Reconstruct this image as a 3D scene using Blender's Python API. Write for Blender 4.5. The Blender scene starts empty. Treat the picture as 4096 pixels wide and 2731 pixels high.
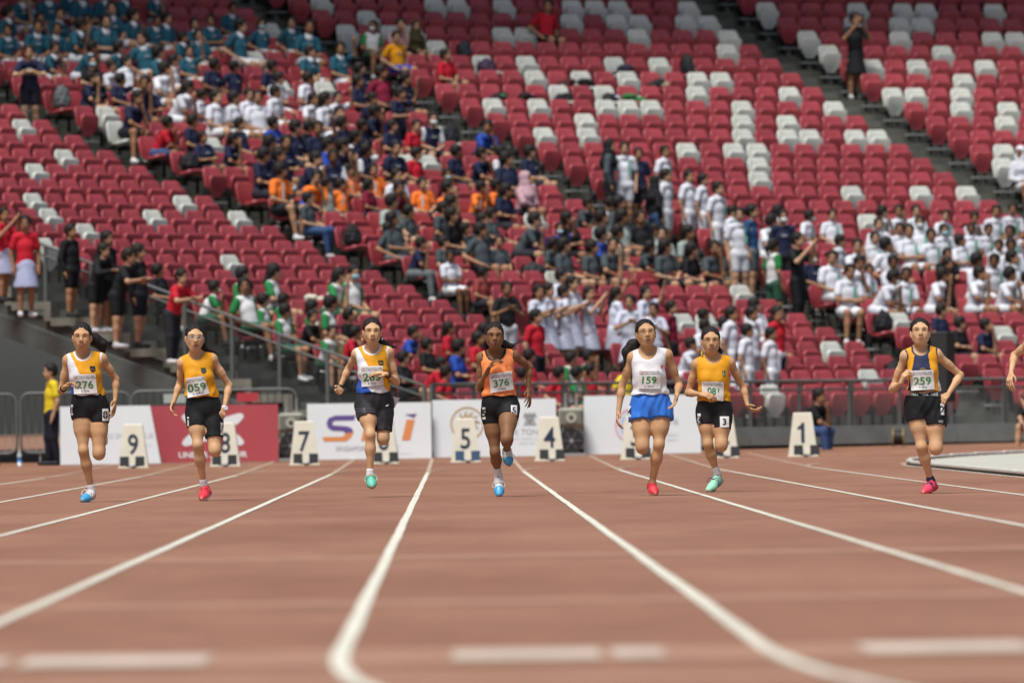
import bpy, math, random
import numpy as np
from mathutils import Vector, Matrix
random.seed(7); rng = np.random.default_rng(7)
R = math.radians
scene = bpy.context.scene
C = scene.collection

# ------------------------------------------------------------------ camera, sky, sun, exposure
FPX, HOR, VPX, ROLL, CAMH = 34133.0, 1676.0, 1808.0, 0.0145, 0.667   # 300 mm lens, photograph pixels
cam_d = bpy.data.cameras.new('camera'); cam = bpy.data.objects.new('camera', cam_d); C.objects.link(cam)
cam_d.lens = 300; cam_d.sensor_width = 36; cam_d.clip_start = 1; cam_d.clip_end = 900
cam.location = (0, 0, CAMH)
_yaw = math.atan((2048-VPX)/FPX); _pit = math.atan((HOR-1365.5)/FPX)
cam.rotation_euler = (Matrix.Rotation(-_yaw, 3, 'Z') @ Matrix.Rotation(R(90)+_pit, 3, 'X') @ Matrix.Rotation(-ROLL, 3, 'Z')).to_euler()
cam_d.dof.use_dof = True; cam_d.dof.focus_distance = 75.2; cam_d.dof.aperture_fstop = 4.3
scene.camera = cam

world = bpy.data.worlds.new('World'); scene.world = world; world.use_nodes = True
wn = world.node_tree.nodes; wl = world.node_tree.links
sky = wn.new('ShaderNodeTexSky'); sky.sky_type = 'NISHITA'; sky.sun_disc = False
SUN_EL, SUN_AZ = R(64), R(208)          # azimuth measured clockwise from +Y
sky.sun_elevation = SUN_EL; sky.sun_rotation = SUN_AZ; sky.air_density = 1.0; sky.dust_density = 3.0; sky.ozone_density = 1.0
wl.new(sky.outputs[0], wn['Background'].inputs[0]); wn['Background'].inputs[1].default_value = 0.05
sun_d = bpy.data.lights.new('sun', 'SUN'); sun = bpy.data.objects.new('sun', sun_d); C.objects.link(sun)
sun_d.energy = 2.4; sun_d.angle = R(20); sun_d.color = (1.0, .96, .90)
_sv = Vector((math.sin(SUN_AZ)*math.cos(SUN_EL), math.cos(SUN_AZ)*math.cos(SUN_EL), math.sin(SUN_EL)))
sun.rotation_euler = _sv.to_track_quat('Z', 'Y').to_euler()
scene.view_settings.view_transform = 'Standard'; scene.view_settings.look = 'None'
scene.view_settings.exposure = 0.82; scene.view_settings.gamma = 1.0
scene.cycles.use_denoising = True
scene.cycles.max_bounces = 6

# ------------------------------------------------------------------ helpers
def tag(o, label=None, cat=None, group=None, kind=None):
    if label: o['label'] = label
    if cat: o['category'] = cat
    if group: o['group'] = group
    if kind: o['kind'] = kind
    return o
def empty(name, loc=(0,0,0), rz=0, **k):
    o = bpy.data.objects.new(name, None); C.objects.link(o); o.location = loc; o.rotation_euler = (0,0,rz); o.empty_display_size = .1
    return tag(o, **k)
def link(name, me, parent=None, **k):
    o = bpy.data.objects.new(name, me); C.objects.link(o)
    if parent is not None: o.parent = parent
    return tag(o, **k)
_M = {}
def mat(name, col, rough=.6, spec=.5, var=0., vs=20., bump=0., bs=60., sss=0., metal=0., isl=0., alpha=1., coat=0.):
    if name in _M: return _M[name]
    m = bpy.data.materials.new(name); m.use_nodes = True; nt = m.node_tree; N = nt.nodes; L = nt.links
    b = N['Principled BSDF']; c = tuple(col)+(1,)
    b.inputs['Base Color'].default_value = c; b.inputs['Roughness'].default_value = rough
    b.inputs['Specular IOR Level'].default_value = spec; b.inputs['Metallic'].default_value = metal
    if coat: b.inputs['Coat Weight'].default_value = coat
    if sss:
        b.inputs['Subsurface Weight'].default_value = sss; b.inputs['Subsurface Radius'].default_value = (.012,.005,.003); b.inputs['Subsurface Scale'].default_value = 1.0
    tc = N.new('ShaderNodeTexCoord')
    if var or isl:
        mx = N.new('ShaderNodeMixRGB'); mx.blend_type = 'MULTIPLY'; mx.inputs[0].default_value = 1; mx.inputs[1].default_value = c
        src = None
        if var:
            n = N.new('ShaderNodeTexNoise'); n.inputs['Scale'].default_value = vs; n.inputs['Detail'].default_value = 4; L.new(tc.outputs['Object'], n.inputs['Vector'])
            mr = N.new('ShaderNodeMapRange'); mr.inputs[1].default_value = .3; mr.inputs[2].default_value = .7; mr.inputs[3].default_value = 1-var; mr.inputs[4].default_value = 1+var; L.new(n.outputs['Fac'], mr.inputs[0]); src = mr.outputs[0]
        if isl:
            g = N.new('ShaderNodeNewGeometry'); oi = N.new('ShaderNodeObjectInfo'); ad = N.new('ShaderNodeMath'); ad.operation = 'ADD'
            L.new(g.outputs['Random Per Island'], ad.inputs[0]); L.new(oi.outputs['Random'], ad.inputs[1])
            fr = N.new('ShaderNodeMath'); fr.operation = 'FRACT'; L.new(ad.outputs[0], fr.inputs[0])
            m2 = N.new('ShaderNodeMapRange'); m2.inputs[3].default_value = 1-isl; m2.inputs[4].default_value = 1+isl; L.new(fr.outputs[0], m2.inputs[0])
            if src is not None:
                mm = N.new('ShaderNodeMath'); mm.operation = 'MULTIPLY'; L.new(src, mm.inputs[0]); L.new(m2.outputs[0], mm.inputs[1]); src = mm.outputs[0]
            else: src = m2.outputs[0]
        L.new(src, mx.inputs[2]); L.new(mx.outputs[0], b.inputs['Base Color'])
    if bump:
        n2 = N.new('ShaderNodeTexNoise'); n2.inputs['Scale'].default_value = bs; n2.inputs['Detail'].default_value = 3; L.new(tc.outputs['Object'], n2.inputs['Vector'])
        bp = N.new('ShaderNodeBump'); bp.inputs['Strength'].default_value = bump; bp.inputs['Distance'].default_value = .01; L.new(n2.outputs['Fac'], bp.inputs['Height']); L.new(bp.outputs[0], b.inputs['Normal'])
    if alpha < 1: b.inputs['Alpha'].default_value = alpha
    _M[name] = m; return m
def tintmat(name, rough=.8, var=.12, vs=9.):
    """cloth whose colour is the object's own colour"""
    if name in _M: return _M[name]
    m = mat(name, (1,1,1), rough, .25, var=var, vs=vs, bump=.25, bs=30)
    nt = m.node_tree; oi = nt.nodes.new('ShaderNodeObjectInfo')
    mx = [n for n in nt.nodes if n.type == 'MIX_RGB'][0]; nt.links.new(oi.outputs['Color'], mx.inputs[1]); return m
def mesh(name, V, F, mats=(), mi=None, smooth=False):
    me = bpy.data.meshes.new(name)
    V = np.asarray(V, np.float32).reshape(-1,3)
    if isinstance(F, np.ndarray) and F.ndim == 2:
        n, k = F.shape
        me.vertices.add(len(V)); me.vertices.foreach_set('co', V.ravel())
        me.loops.add(n*k); me.loops.foreach_set('vertex_index', F.astype(np.int32).ravel())
        me.polygons.add(n); me.polygons.foreach_set('loop_start', np.arange(0, n*k, k, dtype=np.int32)); me.polygons.foreach_set('loop_total', np.full(n, k, np.int32))
        me.update(calc_edges=True)
    else:
        me.from_pydata([tuple(v) for v in V.tolist()], [], [tuple(f) for f in F]); me.update()
    for m in mats: me.materials.append(m)
    if mi is not None: me.polygons.foreach_set('material_index', np.asarray(mi, np.int32))
    if smooth: me.polygons.foreach_set('use_smooth', np.ones(len(me.polygons), bool))
    return me
class MB:
    """collects boxes, bars and tubes into one mesh"""
    def __init__(s): s.V = []; s.F = []; s.mi = []; s.cur = 0
    def add(s, V, F):
        o = len(s.V); s.V += [tuple(v) for v in V]; s.F += [tuple(i+o for i in f) for f in F]; s.mi += [s.cur]*len(F); return s
    def box(s, c, d, M=None, b=0.0):
        x, y, z = d[0]/2, d[1]/2, d[2]/2
        if b <= 0:
            P = [(i*x, j*y, k*z) for i in (-1,1) for j in (-1,1) for k in (-1,1)]
            F = [(0,1,3,2),(4,6,7,5),(0,4,5,1),(2,3,7,6),(0,2,6,4),(1,5,7,3)]
        else:   # box with chamfered vertical+horizontal edges (26-gon style)
            P = []; b = min(b, x*.9, y*.9, z*.9)
            for k, zz, in ((0,-z),(1,-z+b),(2,z-b),(3,z)):
                q = b if k in (0,3) else 0
                X, Y = x-q, y-q; bb = b
                for (sx, sy) in ((1,1),(-1,1),(-1,-1),(1,-1)):
                    a = (sx*X, sy*(Y-bb), zz); c2 = (sx*(X-bb), sy*Y, zz)
                    P += [a, c2] if sx*sy > 0 else [c2, a]
            F = [tuple(range(7,-1,-1)), tuple(range(24,32))]
            for k in range(3):
                for i in range(8): F.append((k*8+i, k*8+(i+1)%8, (k+1)*8+(i+1)%8, (k+1)*8+i))
        P = [Vector(p) for p in P]
        if M is not None: P = [M @ p for p in P]
        return s.add([(p[0]+c[0], p[1]+c[1], p[2]+c[2]) for p in P], F)
    def tube(s, pts, r, n=8, caps=True, closed=False):
        pts = [Vector(p) for p in pts]; m = len(pts); rr = r if hasattr(r, '__len__') else [r]*m
        V = []; up = Vector((0,0,1)); prev = None
        for i, p in enumerate(pts):
            a = pts[(i-1) % m] if (i or closed) else p; b = pts[(i+1) % m] if (i < m-1 or closed) else p
            t = (b-a).normalized()
            u = t.cross(up if abs(t.z) < .95 else Vector((1,0,0))) if prev is None else prev - t*prev.dot(t)
            if u.length < 1e-6: u = t.cross(Vector((0,1,0)))
            u.normalize(); prev = u; w = t.cross(u)
            for k in range(n):
                an = 2*math.pi*k/n; V.append(p + (u*math.cos(an)+w*math.sin(an))*rr[i])
        F = []
        for i in range(m if closed else m-1):
            j = (i+1) % m
            for k in range(n): F.append((i*n+k, j*n+k, j*n+(k+1)%n, i*n+(k+1)%n))
        if caps and not closed: F += [tuple(range(n-1,-1,-1)), tuple((m-1)*n+k for k in range(n))]
        return s.add(V, F)
    def poly(s, pts, t, axis):      # extruded polygon: pts 3D, thickness along vector
        t = Vector(axis)*t; n = len(pts); P = [Vector(p) for p in pts]
        return s.add(P+[p+t for p in P], [tuple(range(n-1,-1,-1)), tuple(range(n,2*n))]+[(i,(i+1)%n,(i+1)%n+n,i+n) for i in range(n)])
    def build(s, name, mats, parent=None, smooth=False, **k):
        mats = mats if isinstance(mats, (list, tuple)) else [mats]
        me = mesh(name, s.V, s.F, mats, s.mi if len(mats) > 1 else None, smooth)
        return link(name, me, parent, **k)
_txt = {}
def text_geo(string, bold=0.0):
    """flat lettering as triangles, height of a capital = 1, centred on 0"""
    key = (string, bold)
    if key in _txt: return _txt[key]
    cu = bpy.data.curves.new('lettering', 'FONT'); cu.body = string; cu.size = 1; cu.align_x = 'CENTER'; cu.offset = bold; cu.resolution_u = 3
    o = bpy.data.objects.new('lettering', cu); C.objects.link(o)
    dg = bpy.context.evaluated_depsgraph_get(); me = bpy.data.meshes.new_from_object(o.evaluated_get(dg))
    V = np.array([v.co[:2] for v in me.vertices]); F = [tuple(p.vertices) for p in me.polygons]
    bpy.data.objects.remove(o); bpy.data.curves.remove(cu); bpy.data.meshes.remove(me)
    if len(V): V[:,1] -= (V[:,1].min()+V[:,1].max())/2; h = V[:,1].max()-V[:,1].min(); V /= h; V[:,0] -= (V[:,0].min()+V[:,0].max())/2
    _txt[key] = (V, F); return V, F
def ppm_at(y): return FPX/y
def from_px(x, y, d):
    """photograph pixel at a known distance -> world point"""
    xr, yr = x-VPX, y-HOR
    x0 = xr-ROLL*yr; y0 = yr+ROLL*xr
    return Vector((x0*d/FPX, d, CAMH-y0*d/FPX))
def to_px(X, Y, Z):
    s = FPX/Y; x0 = X*s; y0 = -(Z-CAMH)*s
    return VPX+x0+ROLL*y0, HOR+y0-ROLL*x0
def gz(x, y):   # the track rises a few centimetres behind the bend's tangent point
    return 0.0 if y < 109 else min((y-109)/24, 1.6)*.06 + max(0, min((y-109)/24, 1))*.004*(x+4)
# ------------------------------------------------------------------ track
def track_mat():
    m = bpy.data.materials.new('track_rubber'); m.use_nodes = True; nt = m.node_tree; N = nt.nodes; L = nt.links; b = N['Principled BSDF']
    tc = N.new('ShaderNodeTexCoord'); mp = N.new('ShaderNodeMapping'); mp.inputs['Scale'].default_value = (.5, .16, 1); L.new(tc.outputs['Object'], mp.inputs[0])
    n1 = N.new('ShaderNodeTexNoise'); n1.inputs['Scale'].default_value = 1.0; n1.inputs['Detail'].default_value = 5; L.new(mp.outputs[0], n1.inputs['Vector'])
    mp2 = N.new('ShaderNodeMapping'); mp2.inputs['Scale'].default_value = (1.5, .9, 1); L.new(tc.outputs['Object'], mp2.inputs[0])
    n2 = N.new('ShaderNodeTexNoise'); n2.inputs['Scale'].default_value = 2.0; n2.inputs['Detail'].default_value = 6; n2.inputs['Roughness'].default_value = .7; L.new(mp2.outputs[0], n2.inputs['Vector'])
    n3 = N.new('ShaderNodeTexNoise'); n3.inputs['Scale'].default_value = 55; n3.inputs['Detail'].default_value = 2; L.new(tc.outputs['Object'], n3.inputs['Vector'])
    r1 = N.new('ShaderNodeValToRGB'); r1.color_ramp.elements[0].color = (.226,.100,.056,1); r1.color_ramp.elements[1].color = (.310,.157,.096,1); r1.color_ramp.elements[0].position = .3; r1.color_ramp.elements[1].position = .72; L.new(n1.outputs['Fac'], r1.inputs[0])
    mr = N.new('ShaderNodeMapRange'); mr.inputs[1].default_value = .3; mr.inputs[2].default_value = .7; mr.inputs[3].default_value = .80; mr.inputs[4].default_value = 1.20; L.new(n2.outputs['Fac'], mr.inputs[0])
    mr3 = N.new('ShaderNodeMapRange'); mr3.inputs[1].default_value = .3; mr3.inputs[2].default_value = .7; mr3.inputs[3].default_value = .66; mr3.inputs[4].default_value = 1.34; L.new(n3.outputs['Fac'], mr3.inputs[0])
    mm = N.new('ShaderNodeMath'); mm.operation = 'MULTIPLY'; L.new(mr.outputs[0], mm.inputs[0]); L.new(mr3.outputs[0], mm.inputs[1])
    mx = N.new('ShaderNodeMixRGB'); mx.blend_type = 'MULTIPLY'; mx.inputs[0].default_value = 1; L.new(r1.outputs[0], mx.inputs[1]); L.new(mm.outputs[0], mx.inputs[2])
    L.new(mx.outputs[0], b.inputs['Base Color']); b.inputs['Roughness'].default_value = .72; b.inputs['Specular IOR Level'].default_value = .4
    bp = N.new('ShaderNodeBump'); bp.inputs['Strength'].default_value = .35; bp.inputs['Distance'].default_value = .004; L.new(n3.outputs['Fac'], bp.inputs['Height']); L.new(bp.outputs[0], b.inputs['Normal'])
    return m
TRK = track_mat()
LINE = mat('line_paint', (.66,.65,.55), .7, .3, var=.18, vs=5, bump=.2)
LINE_OLD = mat('worn_line_paint', (.46,.36,.28), .75, .3, var=.25, vs=4, bump=.2)
PATCH_W = mat('faded_finish_paint', (.53,.45,.375), .8, .2, var=.22, vs=3.0)
PATCH_T = mat('repaired_track_strip', (.345,.195,.128), .8, .3, var=.14, vs=4)
ys = list(np.arange(-30, 108, 6.0)) + list(np.arange(108, 160, 2.0)) + [180, 220, 300, 420, 600]
xs = [-500,-200,-80,-40,-20,-12,-8,-4,0,4,8,12,20,40,80,200,500]
V = [(x, y, gz(x, y)) for y in ys for x in xs]; nx = len(xs)
F = [(j*nx+i, j*nx+i+1, (j+1)*nx+i+1, (j+1)*nx+i) for j in range(len(ys)-1) for i in range(nx-1)]
link('ground_track', mesh('ground_track', V, F, [TRK], smooth=True), kind='structure')
LX0 = 5.767; TAN0, TAN1 = 24.4, 108.8          # the straight runs between the two bends' tangent points
BCX = 5.85+36.5                                # centre of both bends
def ribbon(name, pts, w, m, dz, kind='structure', wob=0.0, **k):
    V = []; F = []; n = len(pts); pts = [Vector((p[0], p[1], 0)) for p in pts]
    for i, p in enumerate(pts):
        a = pts[max(0,i-1)]; b = pts[min(n-1,i+1)]; t = (b-a).normalized(); s = Vector((t.y,-t.x,0))
        ww = w/2 + (wob*math.sin(p.y*.9+p.x*5)*math.sin(p.y*.63+p.x) if wob else 0)
        off = (wob*.8*math.sin(p.y*.55+p.x*3) if wob else 0)
        for sg in (-1, 1):
            q = p + s*(sg*ww+off); V.append((q.x, q.y, gz(q.x, q.y)+dz))
        if i: F.append((2*i-2, 2*i-1, 2*i+1, 2*i))
    return link(name, mesh(name, V, F, [m], smooth=True), kind=kind, **k)
def bend_pts(x, cy, s, L):     # from the tangent point into a bend curving towards +x
    r = BCX-x; return [(BCX-r*math.cos(t), cy+s*r*math.sin(t)) for t in np.linspace(0, L/r, 14)]
for i in range(10):
    x = LX0-1.22*i
    near = bend_pts(x, TAN0, -1, 16)[::-1]
    ribbon('lane_line', near + [(x, y) for y in np.arange(TAN0+.5, TAN1, .5)] + [(x, TAN1)], .05, LINE, .004, wob=.0022)
    if i: ribbon('lane_line', [(x, y) for y in np.arange(TAN1, 132.2, .8)], .05, LINE_OLD, .004)
    ribbon('lane_line', bend_pts(x, TAN1, 1, 5 if i else 30), .05, LINE_OLD, .006)
ribbon('start_line', [(-5.2, 123.0), (0,123.0), (5.75, 123.0)], .05, LINE_OLD, .008)
ribbon('bend_line', [(-5.2, 113.6), (0, 114.1), (5.75, 114.9)], .05, LINE_OLD, .008)
for (x0, x1, y) in [(-1.95,-1.27,24.0),(-1.22,-.70,24.0),(-.01,.405,24.1),(.44,.585,24.1),(1.15,1.62,24.2)]:
    ribbon('finish_line', [(x0, y), ((x0+x1)/2, y), (x1, y)], .95, PATCH_W, .006)
for (y, w) in [(41.7, .9), (31.3, .8), (24.1, 1.6), (21.9, .8)]:
    ribbon('track_strip', [(-14, y-.25), (0, y), (14, y+.25)], w, PATCH_T, .002)
# infield floor cover and the kerb along lane 1
COVER = mat('infield_cover', (.50,.50,.43), .6, .3, var=.08, vs=.8, bump=.2)
KERB = mat('kerb_aluminium', (.60,.60,.55), .5, .4, var=.15, vs=6)
ed = [(6.0, y) for y in np.arange(18, TAN1, 4.0)] + [(p[0]+.15, p[1]) for p in bend_pts(5.85, TAN1, 1, 34)]
V = []; F = []
for i, (x, y) in enumerate(ed):
    V += [(x, y, gz(x, y)+.03), (40+.0*y, y, .03+gz(x, y))]
    if i: F.append((2*i-2, 2*i-1, 2*i+1, 2*i))
link('infield', mesh('infield', V, F, [COVER]), kind='structure')
kb = empty('track_kerb', (5.85, 60, 0), label='low white aluminium kerb between lane 1 and the covered infield', cat='kerb')
KD = mat('kerb_foot', (.10,.10,.085), .8)
def kerb_piece(a, b):
    a = Vector((a[0], a[1], gz(*a[:2]))); b = Vector((b[0], b[1], gz(*b[:2]))); t = (b-a).normalized(); ln = (b-a).length
    mb = MB(); ang = math.atan2(t.y, t.x); Mx = Matrix.Rotation(ang, 4, 'Z'); c = (a+b)/2
    mb.box((c.x, c.y, c.z+.048), (ln-.02, .06, .042), Mx, b=.014)
    o = mb.build('kerb_rail', KERB, kb); o.matrix_parent_inverse = Matrix.Translation((-5.85,-60,0))
    for q in np.linspace(.1, .9, 4):
        p = a.lerp(b, q); f = MB(); f.box((p.x, p.y, p.z+.018), (.05,.05,.034), Mx); g = f.build('kerb_foot', KD, kb); g.matrix_parent_inverse = Matrix.Translation((-5.85,-60,0))
kp = [(5.85, y) for y in np.arange(84.8, 108.9, 2.0)]
for i in range(len(kp)-1): kerb_piece(kp[i], kp[i+1])
bp_ = bend_pts(5.85, TAN1, 1, 22)
for i in range(len(bp_)-1): kerb_piece(bp_[i], bp_[i+1])

# ------------------------------------------------------------------ grandstand bowl
BX, BY, R0, TR = 35.991, 109.623, 44.912, .8
PH_E, PH_L, PH_M, PH_R, PH_END = .9655, .81536, .62443, .48946, .24
NROW = 33; AISLE = 1.78
def ztop(k): return 1.164+.24357*k+.00151*k*k
def zf(k): return ztop(k)-.79
def bowl(r, ph, z=0): return Vector((BX-r*math.sin(ph), BY+r*math.cos(ph), z))
CONC = mat('terrace_concrete', (.125,.128,.11), .85, .2, var=.28, vs=2.5, bump=.35, bs=25)
CONC_L = mat('precast_concrete', (.19,.187,.158), .85, .2, var=.2, vs=3, bump=.35, bs=25)
STEP = mat('aisle_step_concrete', (.15,.155,.135), .85, .2, var=.25, vs=3, bump=.3, bs=30)
PLATE = mat('footplate_steel', (.25,.27,.27), .5, .5, var=.15, vs=8)
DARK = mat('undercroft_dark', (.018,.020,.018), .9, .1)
STEEL = mat('painted_rail_steel', (.105,.118,.115), .45, .5, var=.12, vs=5)
gs = empty('grandstand', bowl(R0, .6), label='curved concrete grandstand terrace behind the end of the track', cat='grandstand')
GI = Matrix.Translation(-gs.location)
def gpart(o): o.parent = gs; o.matrix_parent_inverse = GI; return o
PHS = np.linspace(PH_E+.004, PH_END, 48)
for k in range(NROW):
    r0 = R0+TR*k-.56; r1 = r0+TR; z = zf(k); zd = zf(k-1) if k else z-.30
    prof = [(r0, zd-.05), (r0, z), (r1, z), (r1, z-.13), (r0+.14, z-.13), (r0+.14, zd-.05)]
    V = [bowl(r, p, zz) for p in PHS for (r, zz) in prof]; n = len(prof)
    F = [(j*n+i, j*n+(i+1)%n, (j+1)*n+(i+1)%n, (j+1)*n+i) for j in range(len(PHS)-1) for i in range(n)]
    F += [tuple(range(n)), tuple((len(PHS)-1)*n+i for i in range(n-1,-1,-1))]
    gpart(link('terrace_row', mesh('terrace_row', V, F, [CONC, CONC_L], [0]*(len(F)-2)+[1,1])))
def in_frame(p, m=160):
    x, y = to_px(*p); return -m < x < 4096+m and -m-60 < y < 1900
# half steps in the aisles (one mesh each, and end plates under the seats beside the aisle)
def arcbox(mb, r0, r1, pa, pb, z0, z1, n=2):
    P = np.linspace(pa, pb, n+1)
    for i in range(n):
        a, b = P[i], P[i+1]
        v = [bowl(r0,a,z0),bowl(r0,b,z0),bowl(r1,b,z0),bowl(r1,a,z0),bowl(r0,a,z1),bowl(r0,b,z1),bowl(r1,b,z1),bowl(r1,a,z1)]
        mb.add(v, [(0,3,2,1),(4,5,6,7),(0,1,5,4),(1,2,6,5),(2,3,7,6),(3,0,4,7)])
for (ph, side) in ((PH_E, 0), (PH_L, 0), (PH_M, 1), (PH_R, 0)):
    for k in range(0, NROW-1):
        r = R0+TR*k
        if ph == PH_E: pa, pb = ph-.03/r, ph-1.15/r
        elif side: pa, pb = ph+(AISLE-.3)/r, ph+.3/r
        else: pa, pb = ph-.3/r, ph-(AISLE-.3)/r
        if not in_frame(bowl(r, (pa+pb)/2, zf(k)+.1), 300): continue
        mb = MB(); rf = R0+TR*(k+1)-.56
        arcbox(mb, rf-.36, rf-.002, pa, pb, zf(k)-.02, (zf(k)+zf(k+1))/2)
        gpart(mb.build('aisle_step', STEP))
# front upstand and fascia of the lowest row
FR = R0-.74
pan = np.arange(PH_E, PH_END, -1.62/FR)
FASC = mat('fascia_panel', (.20,.225,.215), .7, .3, var=.16, vs=2.2, bump=.15)
for i in range(len(pan)-1):
    g = .012/FR; a, b = pan[i]-g, pan[i+1]+g
    for (r0, r1, z0, z1, nm, m) in ((FR-.02, FR+.14, .375, .485, 'upstand', FASC), (FR-.06, FR+.05, .175, .362, 'fascia_panel', FASC)):
        mb = MB(); arcbox(mb, r0, r1, a, b, z0, z1); gpart(mb.build(nm, m))
mb = MB(); arcbox(mb, FR+.2, FR+.4, PH_E, PH_END, -.05, .45, 30); gpart(mb.build('undercroft_shade', DARK))  # near-black sheet, paints the shade in the gap under the stand
mb = MB(); arcbox(mb, FR-.03, FR+.3, PH_E, PH_END, .362, .374, 30); gpart(mb.build('front_beam', FASC))
# open undercroft beside the end stair: raker beams, props and a back wall
mb = MB()
for dp, dz, w in ((.004, -.42, .16), (.05, -.5, .2)):
    a = bowl(R0-.2, PH_E+dp*.3, zf(0)+dz+.1); b = bowl(R0+TR*14, PH_E+dp*.3, zf(14)+dz)
    t = (b-a); ang = math.atan2(t.y, t.x); el = math.atan2(t.z, math.hypot(t.x, t.y)); Mx = Matrix.Rotation(ang, 4, 'Z') @ Matrix.Rotation(-el, 4, 'Y')
    mb.box((a+b)/2, (t.length, .12, w*1.6), Mx)
for k in (1.5, 4.5, 7.5, 10.5):
    p = bowl(R0+TR*k, PH_E+.002, 0); h = zf(k)-.45
    if h > .3: mb.box((p.x, p.y, h/2), (.2,.2,h))
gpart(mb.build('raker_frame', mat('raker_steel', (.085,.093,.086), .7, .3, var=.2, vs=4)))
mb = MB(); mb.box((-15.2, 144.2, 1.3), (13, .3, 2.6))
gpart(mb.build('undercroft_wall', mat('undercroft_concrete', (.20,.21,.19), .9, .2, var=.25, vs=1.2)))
for z in (.75, 1.55): mb = MB(); mb.box((-11.5, 143.6, z), (6, .4, .16)); gpart(mb.build('undercroft_ledge', CONC))
# unseen roof slab, added and sized to shade the upper rows
mb = MB(); arcbox(mb, R0+16.4, R0+70, 1.6, -.7, 17.2, 18.0, 40)
link('roof_shade_slab', mesh('roof_shade_slab', mb.V, mb.F, [mat('shade_slab_grey', (.30,.31,.32), .8, .2)]), kind='structure')
# ------------------------------------------------------------------ railings
GLASS = mat('guard_glass', (.5,.56,.56), .15, .5, alpha=.06)
def rail_front():
    r = FR+.02; z = 1.232
    seg = np.arange(PH_E-.0005, PH_END, -1.17/r)
    root = empty('front_railing', bowl(r, seg[0], .7), label='grey tubular guard railing along the lowest row of the stand', cat='railing'); I = Matrix.Translation(-root.location)
    def P(o): o.parent = root; o.matrix_parent_inverse = I
    for zz, rad in ((z, .027), (z-.14, .018)):
        mb = MB(); mb.tube([bowl(r, p, zz) for p in np.linspace(seg[0], seg[-1], 40)], rad); P(mb.build('rail', STEEL, smooth=True))
    for i, p in enumerate(seg):
        mb = MB(); a = bowl(r, p); q = bowl(r, p-.07/r)
        mb.box((a.x, a.y, .85), (.035, .06, .76), Matrix.Rotation(p, 4, 'Z'))
        if i % 3 == 0: mb.box((q.x, q.y, .85), (.035, .06, .76), Matrix.Rotation(p, 4, 'Z'))
        P(mb.build('post', STEEL))
        if i < len(seg)-1:
            a2, b2 = p-.10/r, seg[i+1]+.03/r; g = MB(); arcbox(g, r-.004, r+.004, a2, b2, .50, z-.17); P(g.build('infill_panel', GLASS))
rail_front()
WIRE = mat('railing_wire', (.07,.08,.08), .5, .5)
def rail_stair():
    ph = PH_E; top = lambda k: bowl(R0+TR*k, ph, zf(k)+1.02)
    root = empty('stair_railing', bowl(R0-.6, ph, .5), label='sloping grey railing with wire mesh down the outer edge of the end stair', cat='railing'); I = Matrix.Translation(-root.location)
    def P(o): o.parent = root; o.matrix_parent_inverse = I
    kk = [-.75+1.17*i for i in range(11)]
    dz = lambda k, z: Vector((0,0,z))
    for off, rad in ((0, .025), (-.17, .018)):
        mb = MB(); mb.tube([top(k)+Vector((0,0,off)) for k in kk], rad); P(mb.build('rail', STEEL, smooth=True))
    for i, k in enumerate(kk):
        t = top(k); mb = MB(); mb.box((t.x, t.y, t.z-.72), (.04, .06, 1.44), Matrix.Rotation(ph, 4, 'Z')); P(mb.build('post', STEEL))
        if i < len(kk)-1:
            a, b = top(k)+Vector((0,0,-.2)), top(kk[i+1])+Vector((0,0,-.2)); w = MB(); H = .86; n = 17
            for q in np.linspace(.04, .96, n):
                p = a.lerp(b, q); w.tube([p, p-Vector((0,0,H))], .0035, 3, False)
            for q in np.linspace(0, 1, 16):
                w.tube([a-Vector((0,0,H*q)), b-Vector((0,0,H*q))], .0035, 3, False)
            P(w.build('wire_mesh', WIRE, kind='stuff'))
rail_stair()
# ------------------------------------------------------------------ stadium seats
SRED = mat('seat_red_plastic', (.365,.058,.070), .38, .5, var=.10, vs=6, isl=.13)
SWHT = mat('seat_white_plastic', (.62,.645,.59), .38, .5, var=.05, vs=6, isl=.06)
SBLK = mat('seat_bracket_black', (.012,.013,.014), .6, .4)
def shell(w0, w1, h, bow, th, rnd_top, rnd_bot, n=5):
    """a bowed panel, bottom at z=0: width w0 below, w1 above, rounded corners; y<0 is the front"""
    zs = [0, .06, .16, .35, .6, .82, .93, 1.0]; V = []; F = []
    def half(t):
        w = w0+(w1-w0)*min(1, t*1.6); b = 0
        if t < rnd_bot: b = (1-t/rnd_bot)**2.2*.62
        if t > 1-rnd_top: b = max(b, ((t-1+rnd_top)/rnd_top)**2.2*.34)
        return w/2*(1-b)
    m = 2*n+1
    for side in (0, 1):
        for t in zs:
            hw = half(t)
            for i in range(m):
                u = (i-n)/n; V.append((u*hw, -bow*(u*u)*(1-.5*t) - .02*math.sin(t*math.pi) + (th if side else 0), t*h))
    nz = len(zs); o = nz*m
    for j in range(nz-1):
        for i in range(m-1):
            a = j*m+i; F.append((a, a+1, a+m+1, a+m)); F.append((o+a, o+a+m, o+a+m+1, o+a+1))
    rim = [i for i in range(m)] + [j*m+m-1 for j in range(1, nz)] + [(nz-1)*m+i for i in range(m-2,-1,-1)] + [j*m for j in range(nz-2,0,-1)]
    for a, b in zip(rim, rim[1:]+rim[:1]): F.append((a, o+a, o+b, b))
    return np.array(V), F
def rotx(V, a):
    c, s = math.cos(a), math.sin(a); W = V.copy(); W[:,1] = V[:,1]*c-V[:,2]*s; W[:,2] = V[:,1]*s+V[:,2]*c; return W
bV, bF = shell(.41, .45, .42, .035, .028, .30, .10)
bV = rotx(bV, R(-9)); bV[:,1] += -.066; bV[:,2] += .385
pV, pF = shell(.31, .415, .405, .02, .05, .16, .45)
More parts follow.
